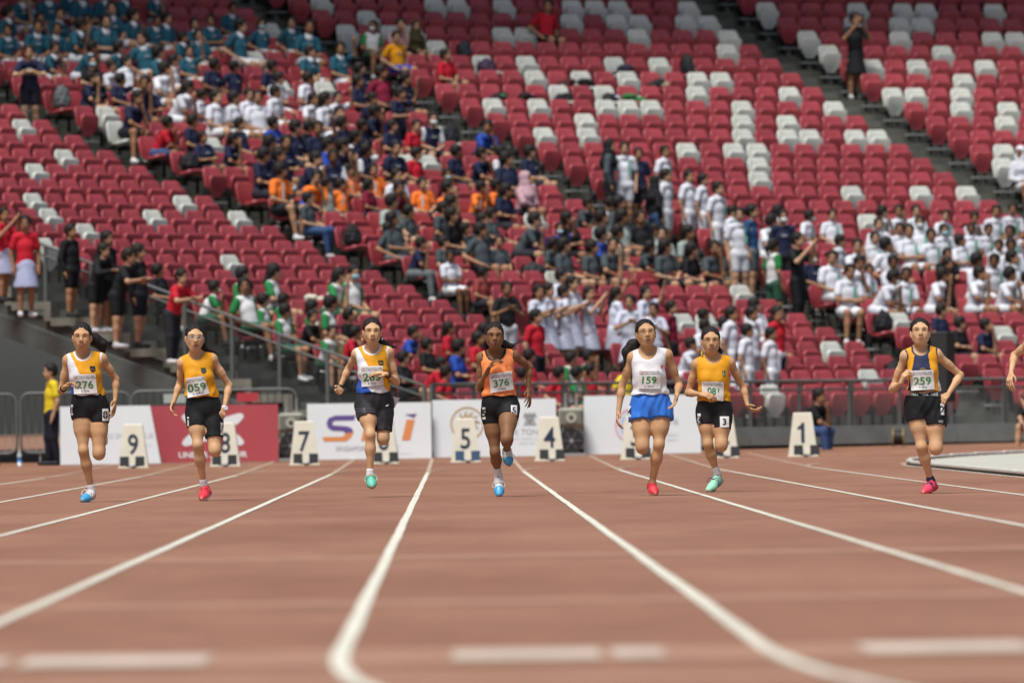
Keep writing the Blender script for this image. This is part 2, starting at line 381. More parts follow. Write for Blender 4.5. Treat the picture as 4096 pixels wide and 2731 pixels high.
pV = rotx(pV, R(13)); pV[:,1] += -.115; pV[:,2] += .255     # folded up, top edge leaning towards the sitter
kb2 = MB(); 
for sx in (-.19, .19): kb2.box((sx, -.07, .36), (.03, .13, .16)); kb2.box((sx*.55, -.03, .20), (.035, .05, .26))
kb2.box((0, -.04, .33), (.46, .045, .05))
me_b = {c: mesh('seat_backrest', bV, bF, [m], smooth=True) for c, m in (('r', SRED), ('w', SWHT))}
me_p = {c: mesh('seat_pan', pV, pF, [m], smooth=True) for c, m in (('r', SRED), ('w', SWHT))}
# opened-out seat pan (where somebody sits)
oV = rotx(pV-np.array([0,-.115,.255]), R(72)); oV[:,1] += -.10-.0; oV[:,2] += .40
me_o = {c: mesh('seat_pan', oV, pF, [m], smooth=True) for c, m in (('r', SRED), ('w', SWHT))}
me_k = mesh('bracket', kb2.V, kb2.F, [SBLK])

def cr(cx, cy, sc, L): return [(cx+x/sc, cy+y/sc) for x, y in L]
WHITES = cr(0,400,1.68,[(685,45),(770,150),(135,135),(435,345),(215,440),(230,645),(345,750),(590,850),(1220,655),(1020,755),(1585,760),(1570,1060),(280,965),(1740,165),(1435,270),(2280,1365)]) \
 + cr(1000,0,1.68,[(450,5),(725,75),(615,165),(885,170),(1050,170),(1220,270),(1290,-5),(1440,-5),(1700,-5),(2165,0),(2310,0),(2060,95),(2180,95),(1750,180),(1895,180),(1535,370),(1825,370),(1850,470),(2130,470),(2005,565),(1620,655),(1910,655),(2340,665),(2220,760),(2245,855),(1960,855),(1325,850),(155,150),(50,340),(255,545),(490,545),(60,830),(1235,1045),(1085,1040),(230,1230)]) \
 + cr(2696,0,1.68,[(60,0),(70,95),(200,100),(330,190),(320,285),(150,470),(290,470),(170,565),(735,565),(405,660),(1025,660),(410,755),(715,755),(420,850),(710,850),(865,850),(1160,850),(1310,850),(60,945),(375,945),(525,945),(535,1045),(555,1140),(1160,1230),(1605,1230),(1910,1225),(570,5),(1165,5),(1450,5),(1615,5),(2210,5),(1140,90),(1440,95),(1600,95),(1430,185),(840,185),(2175,175),(2320,175),(985,280),(1755,280),(1575,370),(2040,370),(1305,375),(1860,465),(1845,560),(1855,655),(1405,565),(1550,565),(2175,655),(2155,750),(2150,940),(2150,1040),(1260,1425)]) \
 + cr(2048,0,2.296,[(890,505),(1290,505),(1110,640),(820,895),(1030,895),(1235,900),(560,0),(750,0),(960,0),(560,120),(960,120),(1160,120),(1150,250),(1550,5),(1550,130)]) \
 + cr(2696,700,1.68,[(1565,920),(1000,1120),(1240,1300),(600,1395),(2260,1000),(510,740),(140,930),(1250,255)]) + cr(1400,500,1.68,[(1320,980),(1190,600),(2310,1270)])
ORD = ['', 'first', 'second', 'third', 'fourth', 'fifth', 'sixth', 'seventh', 'eighth', 'ninth', 'tenth', 'eleventh', 'twelfth', 'thirteenth', 'fourteenth', 'fifteenth', 'sixteenth', 'seventeenth', 'eighteenth', 'nineteenth', 'twentieth']
def nth(i): return ORD[i] if i < len(ORD) else (('twenty-', 'thirty-', 'forty-', 'fifty-')[i//10-2]+ORD[i % 10] if i % 10 else {30: 'thirtieth', 40: 'fortieth'}.get(i, 'fiftieth'))
AISN = ('end stair', 'lower aisle', 'middle aisle', 'upper aisle', 'outer aisle')
def where(k, i, n, bi, x_left):
    a = x_left > 0 or bi == 3
    return '%s row up, %s seat %s %s' % (nth(k+1), nth(i+1) if a else nth(n-i+1), 'past' if a else 'before', AISN[bi] if a else AISN[bi+1])
SEATS = []      # dicts: row, ph, px
for k in range(NROW):
    r = R0+TR*k
    for bi, (pa, pb) in enumerate(((PH_E-1.35/r, PH_L), (PH_L-AISLE/r, PH_M+AISLE/r), (PH_M, PH_R), (PH_R-AISLE/r, PH_END))):
        n = int((pa-pb)*r/.5); 
        for i in range(n+1):
            ph = pa-(pa-pb)*i/n; p = bowl(r, ph, ztop(k))
            if in_frame(p, 120): SEATS.append(dict(lab=where(k, i, n, bi, to_px(*bowl(r, pa, ztop(k)))[0]), k=k, ph=ph, r=r, px=to_px(*p), end=i == 0, white=False, occ=False))
_P = np.array([s['px'] for s in SEATS])
for (x, y) in WHITES:
    d = np.hypot(_P[:,0]-x, (_P[:,1]-y)*1.25); order = np.argsort(d)[:4]
    for j in order:
        if d[j] < 60 and not SEATS[j]['white']: SEATS[j]['white'] = True; break
# ------------------------------------------------------------------ advertising boards behind the start
def flat_text(mb, string, M, h, bold=0.0, sx=1.0, cx=0., cz=0., y=0.):
    V, F = text_geo(string, bold); P = [M @ Vector((cx+v[0]*h*sx, y, cz+v[1]*h)) for v in V]; mb.add(P, F)
BW = mat('board_white_vinyl', (.66,.71,.73), .45, .4, var=.03, vs=1.5)
BR = mat('board_red_vinyl', (.37,.060,.072), .45, .4, var=.04, vs=1.5)
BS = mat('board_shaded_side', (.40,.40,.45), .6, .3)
PUR = mat('print_purple', (.105,.060,.24), .5); ORG = mat('print_orange', (.62,.23,.075), .5); GRY = mat('print_grey', (.30,.31,.33), .6); LGR = mat('print_pale_grey', (.50,.53,.55), .6)
GLD = mat('print_gold', (.42,.29,.12), .5); PNK = mat('print_pink', (.62,.36,.46), .5); LBL = mat('print_light_blue', (.36,.50,.68), .5); PWH = mat('print_white', (.66,.68,.70), .5); DGR = mat('print_dark_grey', (.16,.18,.17), .5)
def board(xl, xr, ytl, ytr, ybl, ybr, face, label, art=None, d=132.0, skew=0.0, dep=.32):
    """A-frame board from its photographed corners at the distance of its foot"""
    a = from_px(xl, ybl, d); b = from_px(xr, ybr, d); h = (from_px((xl+xr)/2, (ytl+ytr)/2, d)-from_px((xl+xr)/2, (ybl+ybr)/2, d)).z
    zl = gz(a.x, d); ang = math.atan2((b.z-a.z)*0, b.x-a.x); w = b.x-a.x
    root = empty('advertising_board', ((a.x+b.x)/2, d, min(gz(a.x,d), gz(b.x,d))), label=label, cat='board', group='boards behind the start')
    hw = w/2; lean = .10
    f = MB(); f.poly([(-hw,0,0.02),(hw,0,.02),(hw-skew,lean,h),(-hw+skew*.0,lean,h)], .02, (0,1,0)); f.build('front_panel', face, root)
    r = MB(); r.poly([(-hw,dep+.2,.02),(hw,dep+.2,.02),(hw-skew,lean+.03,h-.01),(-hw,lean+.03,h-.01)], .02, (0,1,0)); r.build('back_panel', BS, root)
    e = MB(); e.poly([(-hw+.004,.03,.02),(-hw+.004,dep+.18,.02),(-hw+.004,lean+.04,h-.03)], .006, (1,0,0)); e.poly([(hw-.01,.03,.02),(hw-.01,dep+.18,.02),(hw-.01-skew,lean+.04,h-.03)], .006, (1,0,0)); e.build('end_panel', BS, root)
    if art: art(root, w, h, lambda x, z, o=.004: Vector((x, lean*(z-.02)/(h-.02)-o, z)))
    return root
def blob(root, name, pts, P, m, o=.004):
    mb = MB(); mb.add([P(x, z, o) for x, z in pts], [tuple(range(len(pts)))]); mb.build(name, m, root)
def words(root, name, s, P, cx, cz, h, m, sx=1.0, bold=0.0):
    V, F = text_geo(s, bold); mb = MB(); mb.add([P(cx+v[0]*h*sx, cz+v[1]*h, .005) for v in V], F); mb.build(name, m, root)
def ring(root, name, P, cx, cz, r0, r1, m, a0=0, a1=2*math.pi, sz=1.0):
    mb = MB(); t = np.linspace(a0, a1, 33); V = []; F = []
    for i, q in enumerate(t):
        V += [P(cx+r0*math.cos(q), cz+r0*math.sin(q)*sz, .0045), P(cx+r1*math.cos(q), cz+r1*math.sin(q)*sz, .0045)]
        if i: F.append((2*i-2, 2*i-1, 2*i+1, 2*i))
    mb.add(V, F); mb.build(name, m, root)
def art_hub(root, w, h, P):
    words(root, 'lettering', 'SINGAPORE SPORTS HUB', P, .08, .45, .075, LGR, .95)
    words(root, 'lettering', 'www.sportshub.com.sg', P, .45, .30, .035, LGR)
def art_red(root, w, h, P):
    for sg in (1, -1):      # two interlocked arcs, one mirrored
        pts = []
        for t in np.linspace(-1, 1, 25): pts.append((.54*t*(1 - .12*abs(t)**3), .52+sg*(.075+.155*abs(t)**1.6*.9+.09*(1-abs(t)**8))))
        low = [(.54*t*(1-.12*abs(t)**3), .52+sg*(-.03+.215*abs(t)**2.2)) for t in np.linspace(1, -1, 25)]
        mb = MB(); n = 25; up = pts; lo = low[::-1]
        mb.add([P(x-.02, z, .004+.0008*(sg+1)) for x, z in up+lo], [(i, i+1, n+i+1, n+i) for i in range(n-1)]); mb.build('emblem', PWH, root)
    words(root, 'lettering', 'UNDER ARMOUR', P, -.02, .135, .092, PWH, 1.12, .03)
def art_sni(root, w, h, P):
    S = [(-.70,.30),(-.36,.30),(-.28,.36),(-.24,.44),(-.27,.50),(-.34,.53),(-.56,.55),(-.57,.59),(-.53,.62),(-.24,.62),(-.20,.70),(-.52,.70),(-.63,.66),(-.66,.58),(-.64,.51),(-.57,.465),(-.40,.455),(-.37,.42),(-.39,.385),(-.44,.37),(-.73,.37)]
    hi = [(x, z) for x, z in S]; 
    mb = MB(); mb.add([P(x, z) for x, z in [(-.73,.37),(-.70,.30),(-.36,.30),(-.28,.36),(-.24,.44),(-.37,.42),(-.39,.385),(-.44,.37)]], [(0,1,2,3,7),(7,3,4,5,6)]); mb.build('emblem', ORG, root)
    mb = MB(); q = [(-.24,.44),(-.27,.50),(-.34,.53),(-.56,.55),(-.57,.59),(-.53,.62),(-.24,.62),(-.20,.70),(-.52,.70),(-.63,.66),(-.66,.58),(-.64,.51),(-.57,.465),(-.40,.455),(-.37,.42)]
    mb.add([P(x, z) for x, z in q], [(0,1,2,13,14),(2,3,12,13),(3,4,11,12),(4,10,11),(4,5,9,10),(5,8,9),(5,6,7,8)]); mb.build('emblem', PUR, root)
    blob(root, 'emblem', [(-.13,.30),(-.02,.30),(.06,.62),(-.05,.62)], P, ORG); blob(root, 'emblem', [(.16,.30),(.26,.30),(.34,.62),(.24,.62)], P, ORG)
    blob(root, 'emblem', [(.50,.30),(.63,.30),(.71,.62),(.58,.62)], P, ORG); blob(root, 'emblem', [(.55,.70),(.74,.71),(.70,.645)], P, PUR)
    words(root, 'lettering', 'SINGAPORE NEWS INC', P, -.03, .185, .072, GRY, .92)
    words(root, 'lettering', 'www.sni.sg', P, .55, .095, .035, LGR)
def art_gold(root, w, h, P):
    cx, cz = -.42, .535
    ring(root, 'emblem', P, cx, cz, .235, .262, GLD); ring(root, 'emblem', P, cx, cz+.02, .055, .075, GLD)
    for a in np.arange(0, 6.28, .52): ring(root, 'emblem', P, cx+.15*math.cos(a), cz+.15*math.sin(a), .020, .045, GLD, a, a+4.2)
    words(root, 'lettering', '\u5fb7', P, .27, .60, .20, DGR, 1.0, .01); words(root, 'lettering', '\u5802', P, .55, .60, .20, DGR, 1.0, .01)
    words(root, 'lettering', 'TECK TONG', P, .42, .395, .085, GRY)
    words(root, 'lettering', 'HEALTH  SERVICE  CENTRE', P, .50, .29, .034, LGR); words(root, 'lettering', 'SINCE 1952', P, .50, .22, .034, LGR)
def art_active(root, w, h, P):
    ring(root, 'emblem', P, -.15, .45, .245, .28, PNK, .9, 5.2); ring(root, 'emblem', P, -.14, .45, .17, .215, LBL, 1.2, 5.0)
    words(root, 'lettering', 'active', P, .34, .53, .13, LGR, 1.0, .02); words(root, 'lettering', 'Health', P, .46, .31, .05, LGR); words(root, 'lettering', 'together', P, .46, .23, .05, LGR)
board(238, 640, 1622, 1614, 1863, 1848, BW, 'white board with pale grey lettering and a slanted end beside the marshal', art_hub, 131.0, skew=.16)
board(598, 1110, 1618, 1606, 1852, 1838, BR, 'red board with two white interlocking arcs and white lettering', art_red, 131.6)
board(1226, 1722, 1606, 1590, 1832, 1822, BW, 'white board with a large purple and orange emblem', art_sni, 132)
board(1728, 2222, 1592, 1580, 1824, 1816, BW, 'white board with a gold ring crest and dark Chinese characters', art_gold, 132.2)
board(2334, 2800, 1576, 1566, 1814, 1806, BW, 'white board with a pink and blue ring emblem behind lanes 3 and 4', art_active, 132.6)

# ------------------------------------------------------------------ lane number boxes and starting blocks
WORDN = ['zero','one','two','three','four','five','six','seven','eight','nine']
CREAM = mat('marker_cream', (.70,.675,.56), .5, .4, var=.05, vs=5); NUM = mat('marker_numeral', (.018,.030,.055), .5)
PADB = mat('block_pad_black', (.02,.02,.022), .8, .3, bump=.5, bs=90); PADN = mat('block_pad_navy', (.03,.055,.105), .8, .3, bump=.5, bs=90); ALU = mat('block_rail', (.42,.43,.45), .35, .5, metal=.8)
def marker(n, X, d, turn=0.0):
    g = gz(X, d); root = empty('lane_marker', (X, d, g), turn, label='cream trapezoid lane box with dark numeral '+WORDN[n], cat='lane marker', group='lane number boxes')
    h = .64; wb, wt, db, dt = .43, .27, .34, .20
    v = [(-wb/2,-db/2,.0),(wb/2,-db/2,0),(wb/2,db/2,0),(-wb/2,db/2,0),(-wt/2,-dt/2,h-.012),(wt/2,-dt/2,h-.012),(wt/2,dt/2,h-.012),(-wt/2,dt/2,h-.012),
         (-wt/2+.012,-dt/2+.012,h),(wt/2-.012,-dt/2+.012,h),(wt/2-.012,dt/2-.012,h),(-wt/2+.012,dt/2-.012,h)]
    mb = MB(); mb.add(v, [(0,3,2,1),(0,1,5,4),(1,2,6,5),(2,3,7,6),(3,0,4,7),(4,5,9,8),(5,6,10,9),(6,7,11,10),(7,4,8,11),(8,9,10,11)]); mb.build('box_body', CREAM, root)
    V, F = text_geo(str(n), .012); P = []
    for x, y in V:
        z = .345+y*.30; P.append((x*.30*.82, -db/2+(db-dt)/2*(z/h)-.004, z))
    t = MB(); t.add(P, F)
    if n == 1: t = MB(); t.add([(x_, -db/2+(db-dt)/2*(z_/h)-.004, z_) for x_, z_ in ((-.024,.20),(.026,.20),(.026,.495),(-.012,.495),(-.024,.465),(-.075,.43),(-.075,.39),(-.024,.405))], [(0,1,2,3,4,7),(7,4,5,6)])
    t.build('numeral', NUM, root)
    b = MB(); b.poly([(-wb/2-.01,-db/2-.01,-.0),(wb/2+.01,-db/2-.01,0),(wb/2+.01,db/2+.01,0),(-wb/2-.01,db/2+.01,0)], .012, (0,0,1)); b.build('base_flange', CREAM, root)
def block(n, X, d, pad, dx=0.0):
    g = gz(X, d); root = empty('starting_block', (X+dx, d, g), label='pair of %s starting block pads on an aluminium rail in front of lane box '%('navy' if pad is PADN else 'black')+WORDN[n], cat='starting block', group='starting blocks')
    r = MB(); r.box((0,.0,.03), (.07,.75,.035), b=.008); r.build('rail', ALU, root)
    for sx, yo in ((-1,-.02), (1,-.16)):
        c = MB(); x = sx*.115
        c.poly([(x-.065,yo-.11,.03),(x-.065,yo+.11,.03),(x-.065,yo+.08,.155),(x-.065,yo+.02,.172)], .13, (1,0,0)); c.build('foot_pad', pad, root)
        q = MB(); q.box((sx*.05, yo, .03), (.09,.05,.02)); q.build('pad_bracket', ALU, root)
MK = [(9,305,1072),(8,516,1066),(7,697,1064),(6,880,1061),(5,1067,1060),(4,1260,1058),(3,1457,1056),(2,1660,1055),(1,1842,1054)]
for n, dx, dy in MK:
    X = .277+(5-n)*1.22; d = 124.4
    xs_ = from_px(dx*1.7415, 1845, d).x
    marker(n, xs_, d, R(random.uniform(-2, 2))); block(n, xs_, d-.55, PADN if n == 5 else PADB, .03 if n < 8 else .0)

# ------------------------------------------------------------------ crowd barriers, loudspeakers, bottle
GALV = mat('barrier_galvanised', (.11,.125,.118), .45, .5, var=.12, vs=6)
SIGNR = mat('barrier_sign_red', (.48,.045,.055), .5); SIGNW = mat('barrier_sign_pale', (.40,.46,.42), .5)
def barrier(xl, xr, d, sign=None, label=''):
    a = from_px(xl, 1850, d).x; b = from_px(xr, 1850, d).x; w = b-a; g = gz(a, d); root = empty('crowd_barrier', ((a+b)/2, d, g), label=label, cat='barrier', group='crowd barriers beside the stair')
    H, B, rr = 1.13, .20, .14; hw = w/2; mb = MB(); pts = []
    for cx, cz, a0 in ((hw-rr, H-rr, 0), (-hw+rr, H-rr, 90), (-hw+rr, B+rr, 180), (hw-rr, B+rr, 270)):
        for t in np.linspace(0, 90, 5): pts.append((cx+rr*math.cos(R(a0+t)), 0, cz+rr*math.sin(R(a0+t))))
    mb.tube(pts, .021, 8, closed=True); mb.build('frame', GALV, root, smooth=True)
    for x in np.arange(-hw+.12, hw-.05, .115):
        q = MB(); q.tube([(x,0,B),(x,0,H)], .008, 6); q.build('bar', GALV, root, smooth=True)
    for x in (-hw+.3, hw-.3):
        q = MB(); q.tube([(x,-.22,.015),(x,-.1,.03),(x,0,B)], .018, 6); q.tube([(x,0,B),(x,.1,.03),(x,.22,.015)], .018, 6); q.build('foot', GALV, root, smooth=True)
    if sign: s = MB(); s.box((sign[0],-.03,H-.12), (.34,.01,.14)); s.build('sign_plate', sign[1], root)
barrier(-420, 66, 133.9, None, 'galvanised crowd barrier at the far end of the row, away from the marshal')
barrier(82, 520, 133.7, (.18, SIGNR), 'galvanised crowd barrier behind the yellow-shirted marshal, small red plate')
barrier(525, 770, 133.6, (.2, SIGNW), 'short galvanised crowd barrier with a pale plate behind the white board')
barrier(775, 1185, 133.5, (.04, SIGNR), 'galvanised crowd barrier with a red plate above the red board')
SPK = mat('speaker_beige', (.30,.31,.24), .6, .4, var=.1); SPKD = mat('speaker_black', (.015,.016,.018), .6); SPKG = mat('speaker_horn', (.40,.41,.33), .5); WPOST = mat('speaker_post_white', (.62,.66,.66), .5)
def speaker(px, d, label):
    x = from_px(px, 1820, d).x; root = empty('loudspeaker', (x, d, gz(x, d)), label=label, cat='loudspeaker', group='horn loudspeakers between the boards')
    for sx in (-.085, .085): q = MB(); q.tube([(sx,.1,.0),(sx,.1,.98)], .022, 8); q.build('post', WPOST, root, smooth=True)
    q = MB(); q.box((0,.0,.60), (.40,.26,.30), b=.04); q.build('cabinet', SPK, root)
    q = MB(); q.box((0,-.12,.60), (.34,.06,.24), b=.02); q.build('grille', mat('speaker_grille', (.16,.17,.135), .7), root)
    q = MB(); q.tube([(0,-.165,.60),(0,-.145,.60)], .085, 20); q.build('horn', SPKG, root); q = MB(); q.tube([(0,-.172,.60),(0,-.15,.60)], .03, 12); q.build('horn_throat', SPKD, root)
    q = MB(); q.tube([(0,-.12,.24),(0,.10,.24)], .19, 22); q.build('fan_drum', SPKD, root, smooth=False)
    q = MB(); q.tube([(0,-.13,.24),(0,-.12,.24)], .03, 12); q.build('fan_hub', mat('fan_hub_grey', (.3,.3,.32), .5), root)
    for a in range(6):
        q = MB(); t = a*math.pi/3; q.box((.09*math.cos(t), -.126, .24+.09*math.sin(t)), (.13,.006,.035), Matrix.Rotation(-t, 4, 'Y')); q.build('fan_blade', mat('fan_blade_grey', (.06,.06,.065), .5), root)
    q = MB(); q.box((0,.05,.025), (.46,.4,.045)); q.build('base_plate', mat('base_steel', (.30,.31,.31), .5), root)
speaker(2282, 132.4, 'beige horn loudspeaker over a black fan beside the gold crest board')
speaker(1162, 132.6, 'beige horn loudspeaker over a black fan beside the red board')
o = empty('water_bottle', (from_px(75, 1850, 133.2).x, 133.2, gz(-7, 133.2)), label='clear plastic water bottle with blue label standing by the barriers', cat='bottle')
q = MB(); q.tube([(0,0,0),(0,0,.17),(0,0,.21),(0,0,.235)], [.035,.035,.022,.013], 12); q.build('bottle_body', mat('bottle_clear', (.45,.52,.56), .1, .5), o, smooth=True)
q = MB(); q.tube([(0,0,.06),(0,0,.14)], .0365, 12); q.build('bottle_label', mat('bottle_blue', (.06,.2,.55), .5), o, smooth=True)
q = MB(); q.tube([(0,0,.235),(0,0,.255)], .015, 10); q.build('bottle_cap', PWH, o, smooth=True)
# ------------------------------------------------------------------ implicit-surface bodies (smooth blends of tapered capsules, one continuous skin)
class Fld:
    def __init__(s, lo, hi, h):
        s.lo = np.array(lo, np.float32); s.h = h; s.n = np.maximum(np.ceil((np.array(hi)-s.lo)/h).astype(int)+1, 3)
        s.f = np.full(s.n, 1.0, np.float32); s.ax = [s.lo[i]+h*np.arange(s.n[i], dtype=np.float32) for i in range(3)]
    def _sub(s, lo, hi):
        a = np.clip(np.floor((np.array(lo)-s.lo)/s.h).astype(int), 0, s.n-1); b = np.clip(np.ceil((np.array(hi)-s.lo)/s.h).astype(int)+1, 1, s.n)
        if (b <= a).any(): return None
        sl = tuple(slice(a[i], b[i]) for i in range(3))
        return sl, s.ax[0][sl[0]][:,None,None], s.ax[1][sl[1]][None,:,None], s.ax[2][sl[2]][None,None,:]
    def put(s, sl, d, k, neg=False):
        a = s.f[sl]
        if neg: d = -d; h = np.maximum(k-np.abs(a-d), 0)/k if k > 0 else 0; s.f[sl] = np.maximum(a, d) + (h*h*k*.25 if k > 0 else 0)
        else: h = np.maximum(k-np.abs(a-d), 0)/k; s.f[sl] = np.minimum(a, d) - h*h*k*.25
    def cap(s, a, b, ra, rb, k=.02, neg=False):
        a = np.array(a, np.float32); b = np.array(b, np.float32); m = max(ra, rb)+k+2*s.h
        q = s._sub(np.minimum(a, b)-m, np.maximum(a, b)+m)
        if q is None: return
        sl, X, Y, Z = q; s.put(sl, capd(X, Y, Z, a, b, ra, rb), k, neg)
    def ell(s, c, r, k=.02, rot=None, neg=False):
        c = np.array(c, np.float32); m = max(r)+k+2*s.h; q = s._sub(c-m, c+m)
        if q is None: return
        sl, X, Y, Z = q; s.put(sl, elld(X, Y, Z, c, r, rot), k, neg)
    def mesh(s):
        f = s.f; ins = f < 0
        a = ins[:-1,:-1,:-1].copy(); o = a.copy()
        for i in (0,1):
            for j in (0,1):
                for k in (0,1):
                    if i+j+k:
                        t = ins[i:f.shape[0]-1+i, j:f.shape[1]-1+j, k:f.shape[2]-1+k]; a &= t; o |= t
        act = o & ~a; I = np.nonzero(act); N = len(I[0])
        if N == 0: return np.zeros((0,3)), np.zeros((0,4), np.int32)
        idx = np.full(act.shape, -1, np.int32); idx[I] = np.arange(N)
        cs = [(i,j,k) for i in (0,1) for j in (0,1) for k in (0,1)]; val = {c: f[I[0]+c[0], I[1]+c[1], I[2]+c[2]] for c in cs}
        S = np.zeros((N,3), np.float32); W = np.zeros(N, np.float32)
        for c in cs:
            for ax in range(3):
                if c[ax] == 0:
                    e = list(c); e[ax] = 1; u, v = val[c], val[tuple(e)]; x = (u < 0) != (v < 0); t = np.where(x, u/np.where(x, u-v, 1), 0)
                    P = np.tile(np.array(c, np.float32), (N,1)); P[:,ax] = t; S += P*x[:,None]; W += x
        V = S/W[:,None] + np.stack(I, 1); V = V*s.h + s.lo
        Q = []
        for ax in range(3):
            sl0 = [slice(None)]*3; sl1 = [slice(None)]*3; sl0[ax] = slice(0,-1); sl1[ax] = slice(1,None)
            u, v = ins[tuple(sl0)], ins[tuple(sl1)]; x = u != v; b, c = [i for i in range(3) if i != ax]
            E = np.nonzero(x); E = [e for e in E]; ok = (E[b] > 0) & (E[c] > 0) & (E[b] < f.shape[b]-1) & (E[c] < f.shape[c]-1); E = [e[ok] for e in E]; fl = u[tuple(E)]
            def g(db, dc):
                z = [e.copy() for e in E]; z[b] += db; z[c] += dc; return idx[tuple(z)]
            q = np.stack([g(-1,-1), g(0,-1), g(0,0), g(-1,0)], 1)
            if ax == 1: fl = ~fl
            q[~fl] = q[~fl][:,::-1]; Q.append(q)
        return V, np.concatenate(Q)
def capd(X, Y, Z, a, b, ra, rb):
    d = b-a; L = float(d@d)+1e-9; px, py, pz = X-a[0], Y-a[1], Z-a[2]; t = np.clip((px*d[0]+py*d[1]+pz*d[2])/L, 0, 1)
    return np.sqrt((px-t*d[0])**2+(py-t*d[1])**2+(pz-t*d[2])**2) - (ra+(rb-ra)*t)
def elld(X, Y, Z, c, r, rot=None):
    px, py, pz = X-c[0], Y-c[1], Z-c[2]
    if rot is not None:
        m = np.array(rot.transposed() if hasattr(rot, 'transposed') else rot.T); px, py, pz = (m[0][0]*px+m[0][1]*py+m[0][2]*pz), (m[1][0]*px+m[1][1]*py+m[1][2]*pz), (m[2][0]*px+m[2][1]*py+m[2][2]*pz)
    k0 = np.sqrt((px/r[0])**2+(py/r[1])**2+(pz/r[2])**2); k1 = np.sqrt((px/r[0]**2)**2+(py/r[1]**2)**2+(pz/r[2]**2)**2)+1e-6
    return k0*(k0-1)/k1
def fld_for(prims, h, pad=.03, extra=()):
    lo = np.full(3, 9.); hi = np.full(3, -9.)
    for p in prims:
        m = max(p[3], p[4]) if p[0] == 'c' else max(p[2])
        for q in ((p[1], p[2]) if p[0] == 'c' else (p[1],)): lo = np.minimum(lo, np.array(q)-m); hi = np.maximum(hi, np.array(q)+m)
    F = Fld(lo-pad, hi+pad, h)
    for p in prims: addp(F, p)
    return F
def addp(F, p, inf=0.0, neg=False):
    if p[0] == 'c': F.cap(p[1], p[2], p[3]+inf, p[4]+inf, p[5], neg)
    else: F.ell(p[1], [q+inf for q in p[2]], p[3], p[4] if len(p) > 4 else None, neg)
Cc = lambda a, b, ra, rb, k=.02: ('c', tuple(a), tuple(b), ra, rb, k)
Ee = lambda c, r, k=.02, rot=None: ('e', tuple(c), tuple(r), k, rot)
def lerp(a, b, t): return Vector(a)*(1-t)+Vector(b)*t
def head_prims(c, rot, s=1.0, mouth=0.0):
    T = lambda x, y, z: Vector(c)+rot @ Vector((x*s, y*s, z*s)); q = s
    P = [Ee(T(0,.014,.030), (.0735*q,.092*q,.083*q), .02, rot), Ee(T(0,-.018,-.042), (.0555*q,.066*q,.066*q), .03, rot), Ee(T(0,-.050,-.090-mouth*.01), (.026*q,.026*q,.022*q), .03, rot)]
    for sx in (-1, 1):
        P += [Ee(T(sx*.033,-.043,-.020), (.029*q,.032*q,.034*q), .03, rot), Ee(T(sx*.074,.012,-.012), (.010*q,.020*q,.030*q), .008, rot), Cc(T(sx*.046,-.064,.024), T(sx*.018,-.076,.022), .011*q, .011*q, .035)]
        P += [Ee(T(sx*.010,-.094,-.030), (.008*q,.010*q,.007*q), .006, rot), Cc(T(sx*.049,-.008,-.054), T(sx*.018,-.050,-.090), .015*q, .014*q, .03)]
    P += [Cc(T(0,-.080,.012), T(0,-.100,-.024), .0070*q, .0110*q, .018), Ee(T(0,-.074,-.058), (.028*q,.018*q,.020*q), .03, rot)]
    return P
def hand(P, w, tip, nrm, thumb, s=1.0, curl=.5, spread=.12):
    """palm and five fingers: w wrist, tip = direction of the knuckles, nrm = palm side, thumb = +1/-1 side"""
    w = Vector(w); d = (Vector(tip)-w).normalized(); n = Vector(nrm); n = (n-d*n.dot(d)).normalized(); sd = d.cross(n)*thumb
    L = .072*s
    for i, u in enumerate((-.026,-.009,.009,.025)):
        kn = w+d*(L+(.004 if i in (1,2) else 0))+sd*(u*s)
        P.append(Cc(w+sd*(u*.55*s)+d*.008, kn, .0115*s, .0098*s, .012))
        ln = (.040,.048,.052,.047)[i]*s; a = curl*(1.0+.12*(1.5-i)); dd = (d+sd*spread*(i-1.5)).normalized(); p = kn
        for j, f in enumerate((1.0,.66,.5)):
            an = a*(j+1)*.75; v = (dd*math.cos(an)+n*math.sin(an)).normalized(); q = p+v*ln*f; P.append(Cc(p, q, (.0085,.0078,.0070)[j]*s, (.0078,.0070,.0062)[j]*s, .004)); p = q
    t0 = w+d*(.020*s)+sd*(.018*s); t1 = t0+(sd*.75+d*.55+n*.35).normalized()*.034*s; t2 = t1+(d*.9+sd*.35+n*.5*curl).normalized()*.028*s; t3 = t2+(d*.95+n*.6*curl).normalized()*.020*s
    P += [Cc(t0, t1, .013*s, .0095*s, .012), Cc(t1, t2, .0092*s, .0082*s, .004), Cc(t2, t3, .0082*s, .0068*s, .004)]
# ------------------------------------------------------------------ runners
HAIRM = mat('hair_black', (.013,.010,.009), .62, .3, var=.3, vs=40, bump=.6, bs=120)
EYEW = mat('eye_white', (.40,.36,.33), .3); EYEB = mat('eye_dark', (.010,.007,.006), .2); LIPM = mat('lip_skin', (.30,.105,.085), .45); MOUTHD = mat('mouth_dark', (.05,.012,.012), .6); TEETH = mat('teeth', (.62,.60,.54), .3)
BIBM = mat('bib_paper', (.74,.74,.74), .6, .3, var=.03, vs=12, bump=.25, bs=25); BIBG = mat('bib_green_print', (.035,.22,.055), .6); BIBK = mat('bib_navy_print', (.05,.06,.13), .6); BIBP = mat('bib_pink_print', (.60,.33,.33), .6)
TAGK = mat('tag_black_print', (.015,.015,.017), .6)
_skin = {}
def skinmat(c):
    if c not in _skin: _skin[c] = mat('skin_%d' % len(_skin), c, .58, .28, var=.12, vs=9, bump=.05, bs=60, sss=.04)
    return _skin[c]
def fabric(name, c, rough=.65): return mat('fabric_'+name, c, rough, .3, var=.05, vs=9, bump=.35, bs=26)
